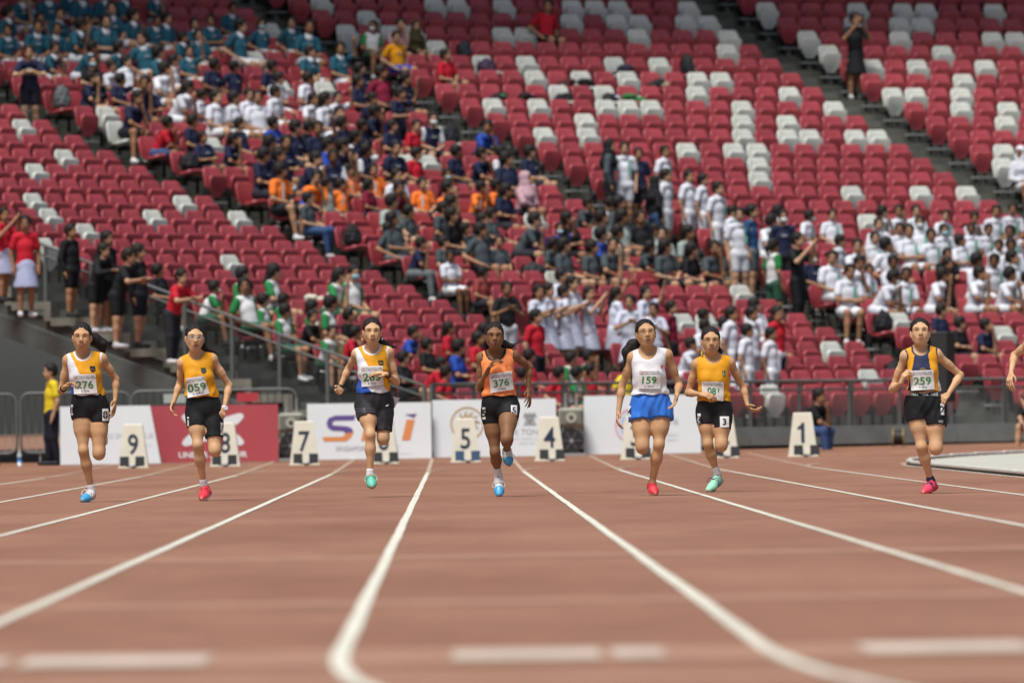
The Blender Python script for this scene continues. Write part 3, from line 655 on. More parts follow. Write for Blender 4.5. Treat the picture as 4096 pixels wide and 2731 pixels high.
def smooth_fields(F, fn):
    X, Y, Z = F.ax[0][:,None,None], F.ax[1][None,:,None], F.ax[2][None,None,:]; F.f += fn(X, Y, Z).astype(np.float32)
def cent(V, Q): return V[Q].mean(1)
def runner(n, sp):
    ox, sc, x0, yg = sp['ox'], sp['s'], sp['x0'], sp['yg']
    ppm = sc/1.96; d = FPX/ppm
    gx, gy = ox+x0/1.96, 1250+yg/1.96
    w0 = from_px(gx, gy, d); lift = sp.get('lift', 0.0)
    root = empty('person', (w0.x, d, gz(w0.x, d)), label=sp['label'], cat='person', group='sprinters')
    P_ = lambda p: Vector(((p[0]-x0)/sc + ROLL*0, p[2] if len(p) > 2 else 0.0, (yg-p[1])/sc+lift))
    to_c = lambda X: (X[:,0]*sc+x0, yg-(X[:,2]-lift)*sc)
    J = {k: P_(v) for k, v in sp['j'].items()}
    hs = sp.get('hs', 1.0)*1.03; rot = (Matrix.Rotation(R(sp.get('hroll', 0)), 3, 'Y') @ Matrix.Rotation(R(sp.get('hyaw', 0)), 3, 'Z') @ Matrix.Rotation(R(-sp.get('hpitch', 0)), 3, 'X'))
    hc = J['head']; g = sp.get('g', 1.0)
    # --- body
    neck0 = J['neck']; hm = (J['hipa']+J['hipb'])/2; B = []; torso = []
    sh = (J['sha']+J['shb'])/2; up = (neck0-hm); sw = (J['shb']-J['sha']).length/2; fw = Vector((0,-1,0))
    hw = (J['hipb']-J['hipa']).length/2
    roty = Matrix.Rotation(math.atan2(up.x, up.z), 3, 'Y')
    shr = Matrix.Rotation(-math.atan2((J['shb']-J['sha']).z, (J['shb']-J['sha']).x), 3, 'Y')
    torso += [Ee(lerp(hm, neck0, .02), ((hw+.070)*g, .098*g, .095), .05, roty), Ee(lerp(hm, neck0, .22), ((hw+.050)*g, .086*g, .10), .05, roty), Ee(lerp(hm, neck0, .42), (.108*g, .082*g, .12), .05, roty),
              Ee(lerp(hm, neck0, .64)+fw*.008, (sw*.86, .094*g, .125), .05, shr), Ee(lerp(hm, neck0, .83), (sw*.92, .075*g, .075), .05, shr)]
    for sx in (-1, 1): torso.append(Ee(lerp(hm, neck0, .62)+fw*.062+Vector((sx*.052,0,0)), (.046,.036,.046), .04))
    chin = hc+rot @ Vector((0,.01,-.075*hs))
    neckp = [Cc(neck0+Vector((0,.015,-.03)), hc+rot @ Vector((0,.022,-.05)), .050*g, .046*hs, .025)]
    trap = []
    for q in 'ab': trap += [Cc(lerp(neck0, hc, .18)+Vector((0,.02,0)), lerp(neck0+Vector((0,.01,0)), J['sh'+q], .80)+Vector((0,.0,.012)), .034, .034, .03), Cc(lerp(sh, J['sh'+q], .3), lerp(sh, J['sh'+q], .93), .046, .046, .03)]
    arms = []; legs = []
    for q in 'ab':
        S_, E_, W_ = J['sh'+q], J['el'+q], J['wr'+q]; ar = sp.get('ar', .82)*g
        arms += [Ee(S_, (.049*ar,.052*ar,.052*ar), .03), Cc(S_, lerp(S_, E_, .55), .043*ar, .040*ar, .03), Cc(lerp(S_, E_, .45), E_, .040*ar, .034*ar, .02), Cc(E_, lerp(E_, W_, .3), .034*ar, .0355*ar, .02), Cc(lerp(E_, W_, .25), W_, .0355*ar, .0225*ar, .02)]
    for q in 'ab':
        H_, K_, A_ = J['hip'+q], J['kn'+q], J['an'+q]; lr = sp.get('lr', .94)*g; kd = (K_-H_).normalized(); sd = (A_-K_); back = Vector((0,1,0)); rk = .054 if A_.y > K_.y+.15 and A_.z > K_.z-.1 else .041; bk = (back-sd.normalized()*back.dot(sd.normalized()))
        bk = bk.normalized() if bk.length > .2 else Vector((0,0,1))
        legs += [Cc(H_, lerp(H_, K_, .5), .088*lr, .077*lr, .03), Cc(lerp(H_, K_, .4), K_, .078*lr, rk*lr, .03), Ee(K_-bk*.010, (rk*.965*lr,rk*1.05*lr,rk*1.12*lr), .03), Cc(K_, lerp(K_, A_, .35), .039*lr, .042*lr, .025), Cc(lerp(K_, A_, .12)+bk*.016, lerp(K_, A_, .42)+bk*.014, .038*lr, .041*lr, .03), Cc(lerp(K_, A_, .35), A_, .042*lr, .0245*lr, .03), Ee(A_, (.031*lr,.034,.034), .02)]
        legs += [Ee(H_+Vector((0,.06,-.01)), (.075*g,.07*g,.085), .05)]
    hands = []
    for q in 'ab':
        hd = sp['hand'+q]; hand(hands, J['wr'+q], J['ha'+q], hd[0], hd[1], .93, hd[2], hd[3] if len(hd) > 3 else .12)
    feet = [Cc(J['an'+q], J['heel'+q], .028, .024, .02) for q in 'ab'] + [Cc(J['heel'+q], J['toe'+q], .024, .018, .02) for q in 'ab']
    hp = head_prims(hc, rot, hs, sp.get('mouth', 0))
    prims = torso+neckp+trap+arms+legs+hands+feet+hp
    F = fld_for(prims, .0055)
    for sx in (-1, 1): F.ell(hc+rot @ Vector((sx*.032*hs,-.090*hs,.004*hs)), (.016,.010,.009), .012, rot, True)
    V, Q = F.mesh(); sk = skinmat(sp['skin'])
    link('body', mesh('body', V, Q, [sk], smooth=True), root)
    # --- face
    HT = lambda x, y, z: hc+rot @ Vector((x*hs, y*hs, z*hs))
    def face(name, prs, m, h=.0022):
        f = fld_for(prs, h, .008); v, qd = f.mesh(); return link(name, mesh(name, v, qd, [m], smooth=True), root)
    op = sp.get('eye', 1.0)
    ysamp = np.arange(-.135, 0, .001)
    def fs(x, z):       # local y of the skin at a face position
        pts = np.array([tuple(HT(x, y, z)) for y in ysamp]); gi = np.clip(((pts-F.lo)/F.h), 0, F.n-2); i0 = gi.astype(int); t = gi-i0; v = 0
        for a in (0,1):
            for b in (0,1):
                for c in (0,1): v = v + F.f[i0[:,0]+a, i0[:,1]+b, i0[:,2]+c]*(t[:,0] if a else 1-t[:,0])*(t[:,1] if b else 1-t[:,1])*(t[:,2] if c else 1-t[:,2])
        w = np.nonzero(v < 0)[0]; return ysamp[w[0]] if len(w) else -.06
    FP = lambda x, z, o=0.0: HT(x, fs(x, z)-o, z)
    def strip(name, pts, m, parent=root):     # pts: (x, z, radius) along the skin
        return face(name, [Cc(FP(a[0], a[1], .0005), FP(b[0], b[1], .0005), a[2], b[2], .003) for a, b in zip(pts[:-1], pts[1:])], m)
    for sx in (-1, 1):
        e = face('eye', [Ee(FP(sx*.031, .002, -.0015), (.0135,.0045,.0048*op), .004, rot)], EYEW); ir = face('iris', [Ee(FP(sx*.031, .002, .0022), (.0062,.0028,.0052*op), .002, rot)], EYEB)
        ir.parent = e
        strip('eyelash', [(sx*.016, .001+.003*op, .0012), (sx*.024, .003+.0055*op, .0019), (sx*.034, .004+.0055*op, .0021), (sx*.047, .003+.002*op, .0013)], EYEB)
        strip('eyebrow', [(sx*.014, .0215, .0020), (sx*.026, .0255, .0026), (sx*.040, .0260, .0024), (sx*.053, .0205, .0013)], HAIRM)
        strip('nostril', [(sx*.006, -.0345, .0016), (sx*.009, -.0340, .0014)], MOUTHD)
    mo = sp.get('mouth', 0); lz = -.061
    strip('lips', [(-.021, lz, .0024), (-.010, lz+.0035+mo*.003, .0040), (0, lz+.0025+mo*.003, .0038), (.010, lz+.0035+mo*.003, .0040), (.021, lz, .0024)], LIPM)
    strip('lips', [(-.019, lz-.002, .0024), (-.009, lz-.0065-mo*.008, .0046), (0, lz-.0075-mo*.009, .0050), (.009, lz-.0065-mo*.008, .0046), (.019, lz-.002, .0024)], LIPM)
    if mo > .2:
        face('mouth_opening', [Ee(FP(0, lz-.002-mo*.003, .001), (.0125,.005,.0022+.006*mo), .003, rot)], MOUTHD)
        if sp.get('teeth'): face('teeth', [Ee(FP(0, lz+.0005, .0035), (.010,.0035,.0028), .003, rot)], TEETH)
    else: strip('mouth_line', [(-.019, lz-.001, .0010), (0, lz-.0015, .0013), (.019, lz-.001, .0010)], MOUTHD)
    # --- hair
    fz = sp.get('frizz', .004)
    hpz = [Ee(HT(0,.020,.036), (.0805*hs,.0985*hs,.0858*hs), .01, rot), Ee(HT(0,.045,-.012), (.073*hs,.072*hs,.075*hs), .03, rot)]
    Fh = fld_for(hpz, .0042, .03)
    Fh.ell(HT(sp.get('part', 0),-.105,-.020), (.0695*hs,.095*hs,.1045*hs), .012, rot, True); Fh.cap(HT(0,.01,-.12), HT(0,.01,-.2), .085, .085, .01, True)
    for sx in (-1, 1): Fh.ell(HT(sx*.078,.006,-.018), (.02,.024,.034), .008, rot, True)
    smooth_fields(Fh, lambda X, Y, Z: fz*(np.sin(X*230+Y*40)*np.sin(Y*60+Z*50+2)+.5*np.sin(X*330-Y*90+Z*210))*.5)
    v, qd = Fh.mesh(); hair = link('hair', mesh('hair', v, qd, [HAIRM], smooth=True), root)
    pt = [HT(*p) for p in sp['pony']]; pr = sp.get('ponyr', [.03,.036,.03,.012]); mb = MB()
    Fp = fld_for([Cc(pt[i], pt[i+1], pr[i], pr[i+1], .02) for i in range(len(pt)-1)], .006, .02); smooth_fields(Fp, lambda X, Y, Z: .0022*np.sin(X*310+Y*120+2*np.sin(Z*15))+.0018*np.sin(Y*290-X*90)); v, qd = Fp.mesh()
    link('ponytail', mesh('ponytail', v, qd, [HAIRM], smooth=True), root)
    rr = random.Random(n); 
    for i in range(sp.get('strands', 26)):       # loose strands round the hairline and the tail's end
        if i % 2: a = rr.uniform(-1.4, 1.4); p0 = HT(.078*math.sin(a), rr.uniform(-.05,.05), .04+.075*math.cos(a)); v0 = rot @ Vector((math.sin(a)*1.2, rr.uniform(-.2,.6), math.cos(a)))
        else: p0 = pt[-1]+Vector((rr.uniform(-.015,.015), rr.uniform(-.015,.015), rr.uniform(-.015,.015))); v0 = (pt[-1]-pt[-2]).normalized()+Vector((rr.uniform(-.5,.5), rr.uniform(-.5,.5), rr.uniform(-.5,.5)))
        L = rr.uniform(.008,.026)*(2.6 if i % 2 == 0 else 1); cv = Vector((rr.uniform(-.6,.6), rr.uniform(-.5,.5), rr.uniform(-.6,.3)))
        mb.tube([p0-v0*.006, p0+v0*L*.4+cv*L*.08, p0+v0*L*.75+cv*L*.3, p0+v0*L+cv*L*.6], [.0016,.0013,.0010,.0006], 3, False)
    mb.build('loose_hair', HAIRM, hair, smooth=True, kind='stuff')
    # --- singlet
    inf = .013; sp_t = torso+[t for t in trap]
    Fs = fld_for([Cc(p[1], p[2], p[3]+.02, p[4]+.02, p[5]) if p[0] == 'c' else Ee(p[1], [q+.03 for q in p[2]], p[3], p[4]) for p in sp_t], .006, .02); Fs.f[:] = 1.0
    for p in torso: addp(Fs, p, inf)
    for q in 'ab': Fs.cap(lerp(neck0, J['sh'+q], .42)+Vector((0,0,.0)), lerp(neck0, J['sh'+q], sp.get('strap', .86))+Vector((0,0,.004)), .050, .050, .03)
    hemz = P_((0, sp['hem'])).z; bl = sp.get('blouse', .012)
    X, Y, Z = Fs.ax[0][:,None,None], Fs.ax[1][None,:,None], Fs.ax[2][None,None,:]
    fall = np.clip(1-(Z-hemz)/.22, 0, 1); Fs.f -= (bl*fall*(1+0*X+0*Y)).astype(np.float32)
    topm = np.clip((neck0.z-.06-Z)/.14, 0, 1); Fs.f += (topm*.0055*(.45+fall)*np.sin(X*34+Z*30+n+np.sin(Z*22))*np.sin(Z*31-X*19+n*2) + .0022*fall*np.sin(X*85-Z*60+Y*30)).astype(np.float32)
    nh = sp['neckhole']; nc = P_(nh[0]); nr = (nh[1]/sc, .14, nh[2]/sc); nd = elld(X, Y, Z, np.array([nc.x, nc.y-.055, nc.z]), nr)
    if sp.get('vneck'): nd = np.minimum(nd, np.abs(X-nc.x)*.80-(Z-(nc.z-nr[2]))*.55+(Y>.02)*.2)
    Fs.f = np.maximum(Fs.f, -nd); hemw = hemz+.006*np.sin(X*38+n)
    Fs.f = np.maximum(Fs.f, hemw-Z+0*Y).astype(np.float32)
    ad = np.full(Fs.f.shape, 9., np.float32)
    for q in 'ab':
        A = np.array(lerp(J['sh'+q], J['el'+q], .02)); ad = np.minimum(ad, capd(X, Y, Z, A, np.array(J['el'+q]), .046, .046))
    Fs.f = np.maximum(Fs.f, -(ad-.004)).astype(np.float32)
    v, qd = Fs.mesh(); c = cent(v, qd); cx, cy = to_c(c)
    gi = np.clip(np.round((c-Fs.lo)/Fs.h).astype(int), 0, Fs.n-1)
    tn = nd[gi[:,0], gi[:,1], gi[:,2]] if nd.shape == tuple(Fs.n) else np.broadcast_to(nd, Fs.n)[gi[:,0], gi[:,1], gi[:,2]]
    ta = ad[gi[:,0], gi[:,1], gi[:,2]]; trim = (tn < sp.get('trimw', .016)) | (ta-.004 < sp.get('trimw', .016))
    mi = sp['shirt_fn'](cx, cy, trim)
    shirt = link('singlet', mesh('singlet', v, qd, sp['shirt_mats'], mi, smooth=True), root)
    # --- shorts
    inf2 = sp.get('sinf', .010); flare = sp.get('flare', 0.0)
    Fb = Fld(np.array(hm)-np.array([.34,.34,.52]), np.array(hm)+np.array([.34,.30,.22]), .006)
    for p in torso[:2]: addp(Fb, p, inf2)
    addp(Fb, Ee(lerp(hm, neck0, .12), ((hw+.058)*g, .088*g, .10), .05, roty), inf2)
    X, Y, Z = Fb.ax[0][:,None,None], Fb.ax[1][None,:,None], Fb.ax[2][None,None,:]
    zz = np.full(Fb.f.shape, 9., np.float32)
    for q, hl in (('a', sp['hema']), ('b', sp['hemb'])):
        H_, K_ = J['hip'+q], J['kn'+q]; dk = (K_-H_); t1 = (H_.z-P_((0, hl)).z)/max(1e-3, H_.z-K_.z); t1 = min(max(t1, .25), 1.1); lr = sp.get('lr', .94)*g
        r0, r1 = .088*lr+inf2, (.079-.028*max(0, t1-.4)/.6)*lr+inf2+flare; e = H_+dk*(t1+.25)
        T = Fld(Fb.lo, Fb.lo+(Fb.n-1)*Fb.h, Fb.h); T.f[:] = 1.0; T.cap(H_, H_+dk*t1*.5, r0, (r0+r1)/2, .03); T.cap(H_+dk*t1*.4, e, (r0+r1)/2, r1, .03)
        T.ell(H_+Vector((0,.06,-.01)), (.075*g+inf2,.07*g+inf2,.085+inf2), .05)
        u = np.array(dk.normalized()); cut = (X-H_.x)*u[0]+(Y-H_.y)*u[1]+(Z-H_.z)*u[2] - dk.length*t1; T.f = np.maximum(T.f, cut.astype(np.float32))
        sl = tuple(slice(0, m) for m in np.minimum(T.n, Fb.n)); a = Fb.f[sl]; b = T.f[sl]; h = np.maximum(.02-np.abs(a-b), 0)/.02; Fb.f[sl] = np.minimum(a, b)-h*h*.005
    wz = P_((0, sp['waist'])).z; Fb.f = np.maximum(Fb.f, (Z-wz)+0*X+0*Y).astype(np.float32)
    wr = sp.get('wrinkle', .0012); Fb.f += (wr*np.sin(X*75+Y*60+2*np.sin(Z*14+n))*np.sin(Z*24-X*12+n)).astype(np.float32)
    v, qd = Fb.mesh(); c = cent(v, qd); cx, cy = to_c(c); ni = np.zeros(len(c), int) if 'shorts_fn' not in sp else sp['shorts_fn'](cx, cy)
    shorts = link('shorts', mesh('shorts', v, qd, sp['shorts_mats'], ni, smooth=True), root)
    # --- number bib and hip tags, laid onto the cloth
    def surf(Fl, x, z):
        i = int(np.clip(round((x-Fl.lo[0])/Fl.h), 1, Fl.n[0]-2)); k = int(np.clip(round((z-Fl.lo[2])/Fl.h), 1, Fl.n[2]-2)); col = Fl.f[i,:,k]; w = np.nonzero(col < 0)[0]
        return Fl.ax[1][w[0]] if len(w) else None
    def sheet(name, corners, Fl, m, parent, off=.018, nu=9, nv=7):
        tl, tr, br, bl_ = [P_(p) for p in corners]; Yg = np.zeros((nv, nu)); pts = [[None]*nu for _ in range(nv)]
        for j in range(nv):
            for i in range(nu):
                u, w = i/(nu-1), j/(nv-1); p = tl.lerp(tr, u).lerp(bl_.lerp(br, u), w); y = surf(Fl, p.x, p.z); Yg[j,i] = np.nan if y is None else y; pts[j][i] = p
        if np.isnan(Yg).any(): Yg = np.where(np.isnan(Yg), np.nanmean(Yg)+.02, Yg)
        for _ in range(2): 
            Z2 = np.pad(Yg, 1, mode='edge'); Yg = np.minimum(Yg, (Z2[1:-1,1:-1]*2+Z2[:-2,1:-1]+Z2[2:,1:-1]+Z2[1:-1,:-2]+Z2[1:-1,2:])/6)
        def at(u, w, o):
            u = min(max(u, 0), 1); w = min(max(w, 0), 1); fi, fj = u*(nu-1), w*(nv-1); i, j = min(int(fi), nu-2), min(int(fj), nv-2); a, b = fi-i, fj-j
            y = (Yg[j,i]*(1-a)+Yg[j,i+1]*a)*(1-b)+(Yg[j+1,i]*(1-a)+Yg[j+1,i+1]*a)*b; p = tl.lerp(tr, u).lerp(bl_.lerp(br, u), w); return Vector((p.x, y-o, p.z))
        mb = MB(); mb.add([at(i/(nu-1), j/(nv-1), off) for j in range(nv) for i in range(nu)], [(j*nu+i, (j+1)*nu+i, (j+1)*nu+i+1, j*nu+i+1) for j in range(nv-1) for i in range(nu-1)])
        W = (tr-tl).length; Hh = (bl_-tl).length
        o = mb.build(name, m, parent, smooth=True)
        def put(nm, s, cu, cw, hgt, mm, sx=1.0, bold=0.0):
            Vt, Ft = text_geo(s, bold); b = MB(); b.add([at(cu+q[0]*hgt*sx*Hh/W, cw-q[1]*hgt, off+.0025) for q in Vt], Ft); b.build(nm, mm, o)
        return o, put
    bo, put = sheet('number_bib', sp['bib'], Fs, BIBM, root)
    put('bib_number', sp['num'], .5+sp.get('ndx', 0), .545, .40, BIBG, 1.10, .018)
    put('bib_title', 'NATIONAL SCHOOL GAMES', .54, .105, .060, BIBK, .92, .02); put('bib_title', 'TRACK & FIELD CHAMPIONSHIPS', .54, .20, .060, BIBK, .92, .02)
    put('bib_class', sp.get('cls', 'C Girls'), .5+sp.get('ndx', 0), .86, .10, BIBK, 1.0, .015); put('bib_crest', 'O', .10, .15, .17, BIBP, 1.0, .03)
    for tg in sp.get('tags', []):
        o, pt_ = sheet('hip_tag', tg[0], Fb, BIBM, root, .010, 5, 5); pt_('tag_number', tg[1], .5, .5, .62, TAGK, 1.0, .03)
    # --- shoes and socks
    for q in 'ab':
        sh_ = sp['shoe'+q]; A_, Hh, T_ = J['an'+q], J['heel'+q], J['toe'+q]; fd = (T_-Hh).normalized(); ankd = (A_-lerp(Hh, T_, .15)).normalized(); side = fd.cross(ankd).normalized(); un = side.cross(fd).normalized()
        ball = lerp(Hh, T_, .68); pr2 = [Cc(Hh, ball, .030, .034, .02), Cc(ball, T_-fd*.01, .036, .024, .02), Cc(ball+side*.014, T_-fd*.018+side*.008, .026, .020, .02), Cc(ball-side*.014, T_-fd*.018-side*.008, .026, .020, .02), Cc(lerp(Hh, T_, .18)+un*.02, lerp(A_, Hh, .25), .037, .036, .03), Cc(lerp(Hh, T_, .6)+un*.012, lerp(A_, lerp(Hh, T_, .4), .45), .030, .031, .03)]
        Ff = fld_for(pr2, .005, .02); v, qd = Ff.mesh(); c = cent(v, qd); rel = c-np.array(Hh); up_ = rel @ np.array(un); al = rel @ np.array(fd)/max(.01, (T_-Hh).length)
        link('shoe', mesh('shoe', v, qd, sh_['mats'], sh_['fn'](up_, al), smooth=True), root)
        if sh_.get('sock'):
            top = lerp(A_, J['kn'+q], sh_['sock'][1]); f = fld_for([Cc(lerp(A_, Hh, .2), A_, .036, .034, .01), Cc(A_, top, .0345, .0335, .01)], .005, .02); v, qd = f.mesh(); link('sock', mesh('sock', v, qd, [sh_['sock'][0]], smooth=True), root)
        lc = sh_.get('lace')
        if lc:
            mb = MB()
            for i in range(5):
                m0 = lerp(Hh, T_, .48+.055*i)+un*(.052-.006*i); mb.tube([m0-side*.02+un*-.006, m0+un*.005, m0+side*.02+un*-.006], .003, 5)
            k0 = lerp(Hh, T_, .46)+un*.06
            for sx in (-1, 1): mb.tube([k0, k0+side*sx*.035+un*.012, k0+side*sx*.055-un*.012+fd*.01, k0+side*sx*.05-un*.035+fd*.02], .0035, 5)
            mb.build('lace', lc, root, smooth=True, kind='stuff')
    ctx = dict(root=root, J=J, P=P_, HT=HT, sheet=sheet, Fs=Fs, Fb=Fb, rot=rot, hc=hc, shirt=shirt, shorts=shorts, hs=hs, sc=sc)
    if 'extra' in sp: sp['extra'](ctx)
    return ctx
def band(ctx, name, a, b, t, r, m, w=.008):
    p = lerp(a, b, t); d = (Vector(b)-Vector(a)).normalized(); mb = MB(); mb.tube([p-d*w, p+d*w], r, 14); return mb.build(name, m, ctx['root'], smooth=True)
def glasses(ctx, m, round_=True):
    HT = ctx['HT']; mb = MB()
    for sx in (-1, 1):
        pts = [HT(sx*.032+.023*math.cos(t), -.100+.012*abs(math.cos(t))*.4, .002+.016*math.sin(t)*(1 if round_ else .72)) for t in np.linspace(0, 2*math.pi, 16, endpoint=False)]
        mb.tube(pts, .0017, 5, closed=True); mb.tube([HT(sx*.055,-.092,.006), HT(sx*.076,-.04,.004), HT(sx*.080,.01,.0)], .0018, 5)
    mb.tube([HT(-.010,-.101,.004), HT(0,-.105,.007), HT(.010,-.101,.004)], .0016, 5); mb.build('glasses', m, ctx['root'], smooth=True)
def emblem(ctx, px, py, w, h, layers):
    """small badge laid on the singlet: layers = list of (polygon in unit square, material)"""
    for i, (poly, m) in enumerate(layers):
        P = []
        for u, v in poly:
            q = ctx['P']((px+u*w, py-v*h)); y = None; F = ctx['Fs']
            ii = int(np.clip(round((q.x-F.lo[0])/F.h), 1, F.n[0]-2)); k = int(np.clip(round((q.z-F.lo[2])/F.h), 1, F.n[2]-2)); wv = np.nonzero(F.f[ii,:,k] < 0)[0]; y = F.ax[1][wv[0]] if len(wv) else 0
            P.append(Vector((q.x, y, q.z)))
        ym = min(p.y for p in P); P = [Vector((p.x, (p.y+ym)/2-.006-.0012*i, p.z)) for p in P]
        mb = MB(); mb.add(P, [tuple(range(len(P)))]); mb.build('crest', m, ctx['shirt'])
SHIELD = [(-.5,.5),(.5,.5),(.5,-.05),(.3,-.38),(0,-.55),(-.3,-.38),(-.5,-.05)]
YEL = fabric('amber', (.72,.33,.012)); WHT = fabric('white', (.70,.71,.74)); BLU = fabric('blue', (.025,.085,.42)); BLK = fabric('black', (.007,.008,.010), .7); ORA = fabric('orange', (.86,.26,.085)); NVY = fabric('navy', (.020,.026,.075)); BLS = fabric('satin_blue', (.035,.165,.62), .35); YE2 = fabric('amber_deep', (.70,.32,.010))
SHW = mat('shoe_white', (.66,.66,.66), .5, .4); SHB = mat('shoe_cyan', (.05,.33,.60), .4, .5); SHD = mat('shoe_sole_dark', (.03,.035,.05), .6); SHR = mat('shoe_red', (.66,.035,.055), .5); SHP = mat('shoe_pink', (.72,.06,.11), .5); SHM = mat('shoe_mint', (.12,.50,.38), .5); SHM2 = mat('shoe_mint_pale', (.30,.66,.48), .5); SHG = mat('shoe_sole_green', (.03,.16,.13), .6); SHN = mat('shoe_navy', (.02,.03,.12), .5); SOCK = mat('sock_white', (.68,.68,.70), .8, .2); SOCKN = mat('sock_navy', (.015,.02,.07), .8)
sole = lambda up, al: np.where((up < -.013) | ((np.abs(al-.45) < .03) & (up < .012)), 1, 0)
def st_cyan(up, al): return np.where(up < -.020, 1, np.where((al > .62) | (up < -.004), 1, 0))
BLACKB = mat('wristband_black', (.012,.012,.013), .5); WATCHW = mat('watch_white', (.70,.70,.74), .4)
SK1 = (.46,.27,.155); SK2 = (.57,.345,.19); SK3 = (.215,.105,.050); SK4 = (.50,.290,.150)
def fn276(cx, cy, trim):
    diag = 560+(cy-300)*.47; m = np.where(cx < diag, 1, 0); m = np.where((cy > 560) & (cx < 560+(cy-560)*.35+28), 2, m); m = np.where((cy > 612) & (cx > 600) & (cx < 790) & (m == 0), 1, m); return np.where(trim, 1, m)
def fn283(cx, cy, trim):
    diag = 465+(cy-270)*.53; m = np.where(cx < diag, 1, 0); m = np.where((cy > 480) & (cx < 440+(cy-480)*.95), 2, m); m = np.where((cy > 440) & (m == 0) & (cx < 560+(cy-440)*.78), 1, m); return np.where(trim, 1, m)
def fn259(cx, cy, trim):
    l = 320-(cy-350)*.20; r = 430+(cy-350)*.13; m = np.where((cx > l) & (cx < r), 1, 0); m = np.where((cx > 505) & (cy > 490), 2, m); return np.where(trim, 1, m)
plain = lambda cx, cy, trim: np.zeros(len(cx), int)
trimmed = lambda cx, cy, trim: np.where(trim, 1, 0)
def crest_school(ctx, px, py, w, h):
    emblem(ctx, px, py, w, h, [(SHIELD, TAGK), ([(-.38,.36),(-.06,.36),(-.06,.22),(-.38,.22)], YEL), ([(.06,.36),(.38,.36),(.38,.22),(.06,.22)], YEL), ([(-.30,.02),(-.05,.02),(-.05,-.10),(-.26,-.10)], YEL), ([(.05,.02),(.30,.02),(.26,-.10),(.05,-.10)], YEL)])
def crest_shield(ctx, px, py, w, h):
    emblem(ctx, px, py, w, h, [(SHIELD, mat('crest_dark', (.03,.05,.05), .6)), ([(-.36,.36),(0,.36),(0,-.40),(-.30,-.28),(-.36,-.05)], mat('crest_sand', (.45,.38,.18), .6)), ([(0,.36),(.36,.36),(.36,0),(0,0)], mat('crest_blue', (.03,.11,.40), .6)), ([(0,0),(.36,0),(.28,-.28),(0,-.42)], mat('crest_green', (.03,.22,.12), .6))])
def ex276(ctx):
    J = ctx['J']; band(ctx, 'hair_tie', J['ela'], J['wra'], .93, .030, BLACKB, .005); crest_school(ctx, 738, 423, 44, 46)
def ex059(ctx):
    J = ctx['J']; band(ctx, 'watch_strap', J['elb'], J['wrb'], .97, .028, WATCHW, .011); w = MB(); p = J['wrb']; w.tube([p+Vector((.012,-.022,0)), p+Vector((.014,-.034,0))], .019, 14); w.build('watch_face', WATCHW, ctx['root']); glasses(ctx, mat('frame_pale', (.42,.56,.62), .3), False); crest_shield(ctx, 429, 440, 40, 44)
def ex283(ctx):
    J = ctx['J']; band(ctx, 'wristband', J['ela'], J['wra'], .95, .027, BLACKB, .006); band(ctx, 'sports_watch', J['elb'], J['wrb'], .90, .029, BLACKB, .014); crest_school(ctx, 641, 390, 40, 42)
    HT = ctx['HT']
    for sx, c in ((1, (.35,.65,.72)), (-1, (.7,.6,.1))): m = MB(); p = HT(sx*.082,.0,-.055); m.tube([p, p+Vector((sx*.006,0,-.008)), p+Vector((0,0,-.018))], [.005,.009,.004], 8); m.build('hair_bead', mat('bead_%d' % sx, c, .3), ctx['root'], smooth=True)
    b = MB(); a = [ctx['P'](q) for q in ((722,650,.05),(782,668,.10),(742,745,.09),(722,742,.05))]; b.add(a, [(0,1,2,3)]); b.build('paper_tag', BIBM, ctx['shorts'])
    b = MB(); a = [ctx['P'](q) for q in ((452,678,.02),(428,700,.05),(440,780,.05),(456,790,.0))]; b.add(a, [(0,1,2,3)]); b.build('paper_tag', BIBM, ctx['shorts'])
    b = MB(); a = [ctx['P'](q) for q in ((672,724,-.14),(700,714,-.14),(690,728,-.14),(676,730,-.14))]; b.add(a, [(0,1,2,3)]); b.build('logo', PWH, ctx['shorts'])
def ex376(ctx):
    emblem(ctx, 545, 418, 16, 20, [([(-.5,.5),(-.2,.5),(-.2,-.1),(0,-.3),(.2,-.1),(.2,.5),(.5,.5),(.5,-.2),(.2,-.5),(-.2,-.5),(-.5,-.2)], mat('crest_rust', (.40,.08,.03), .6))]); emblem(ctx, 555, 440, 48, 4, [([(-.5,.5),(.5,.5),(.5,-.5),(-.5,-.5)], mat('crest_rust2', (.42,.10,.04), .6))])
def ex159(ctx):
    glasses(ctx, mat('frame_gold', (.42,.33,.20), .25, metal=.6)); emblem(ctx, 588, 425, 24, 30, [([(-.5,.2),(-.1,.5),(.5,.3),(.4,-.4),(-.1,-.5),(-.5,-.2)], mat('crest_red', (.42,.12,.09), .6)), ([(-.2,.1),(.2,.15),(.1,-.2),(-.2,-.15)], WHT)])
def ex081(ctx):
    crest_shield(ctx, 483, 480, 26, 44); m = MB(); p = ctx['HT'](-.075,-.01,-.085); m.tube([p, p+Vector((-.004,0,-.03)), p+Vector((.002,0,-.045))], [.006,.009,.004], 8); m.build('hair_ribbon', mat('ribbon_yellow', (.6,.5,.05), .5), ctx['root'])
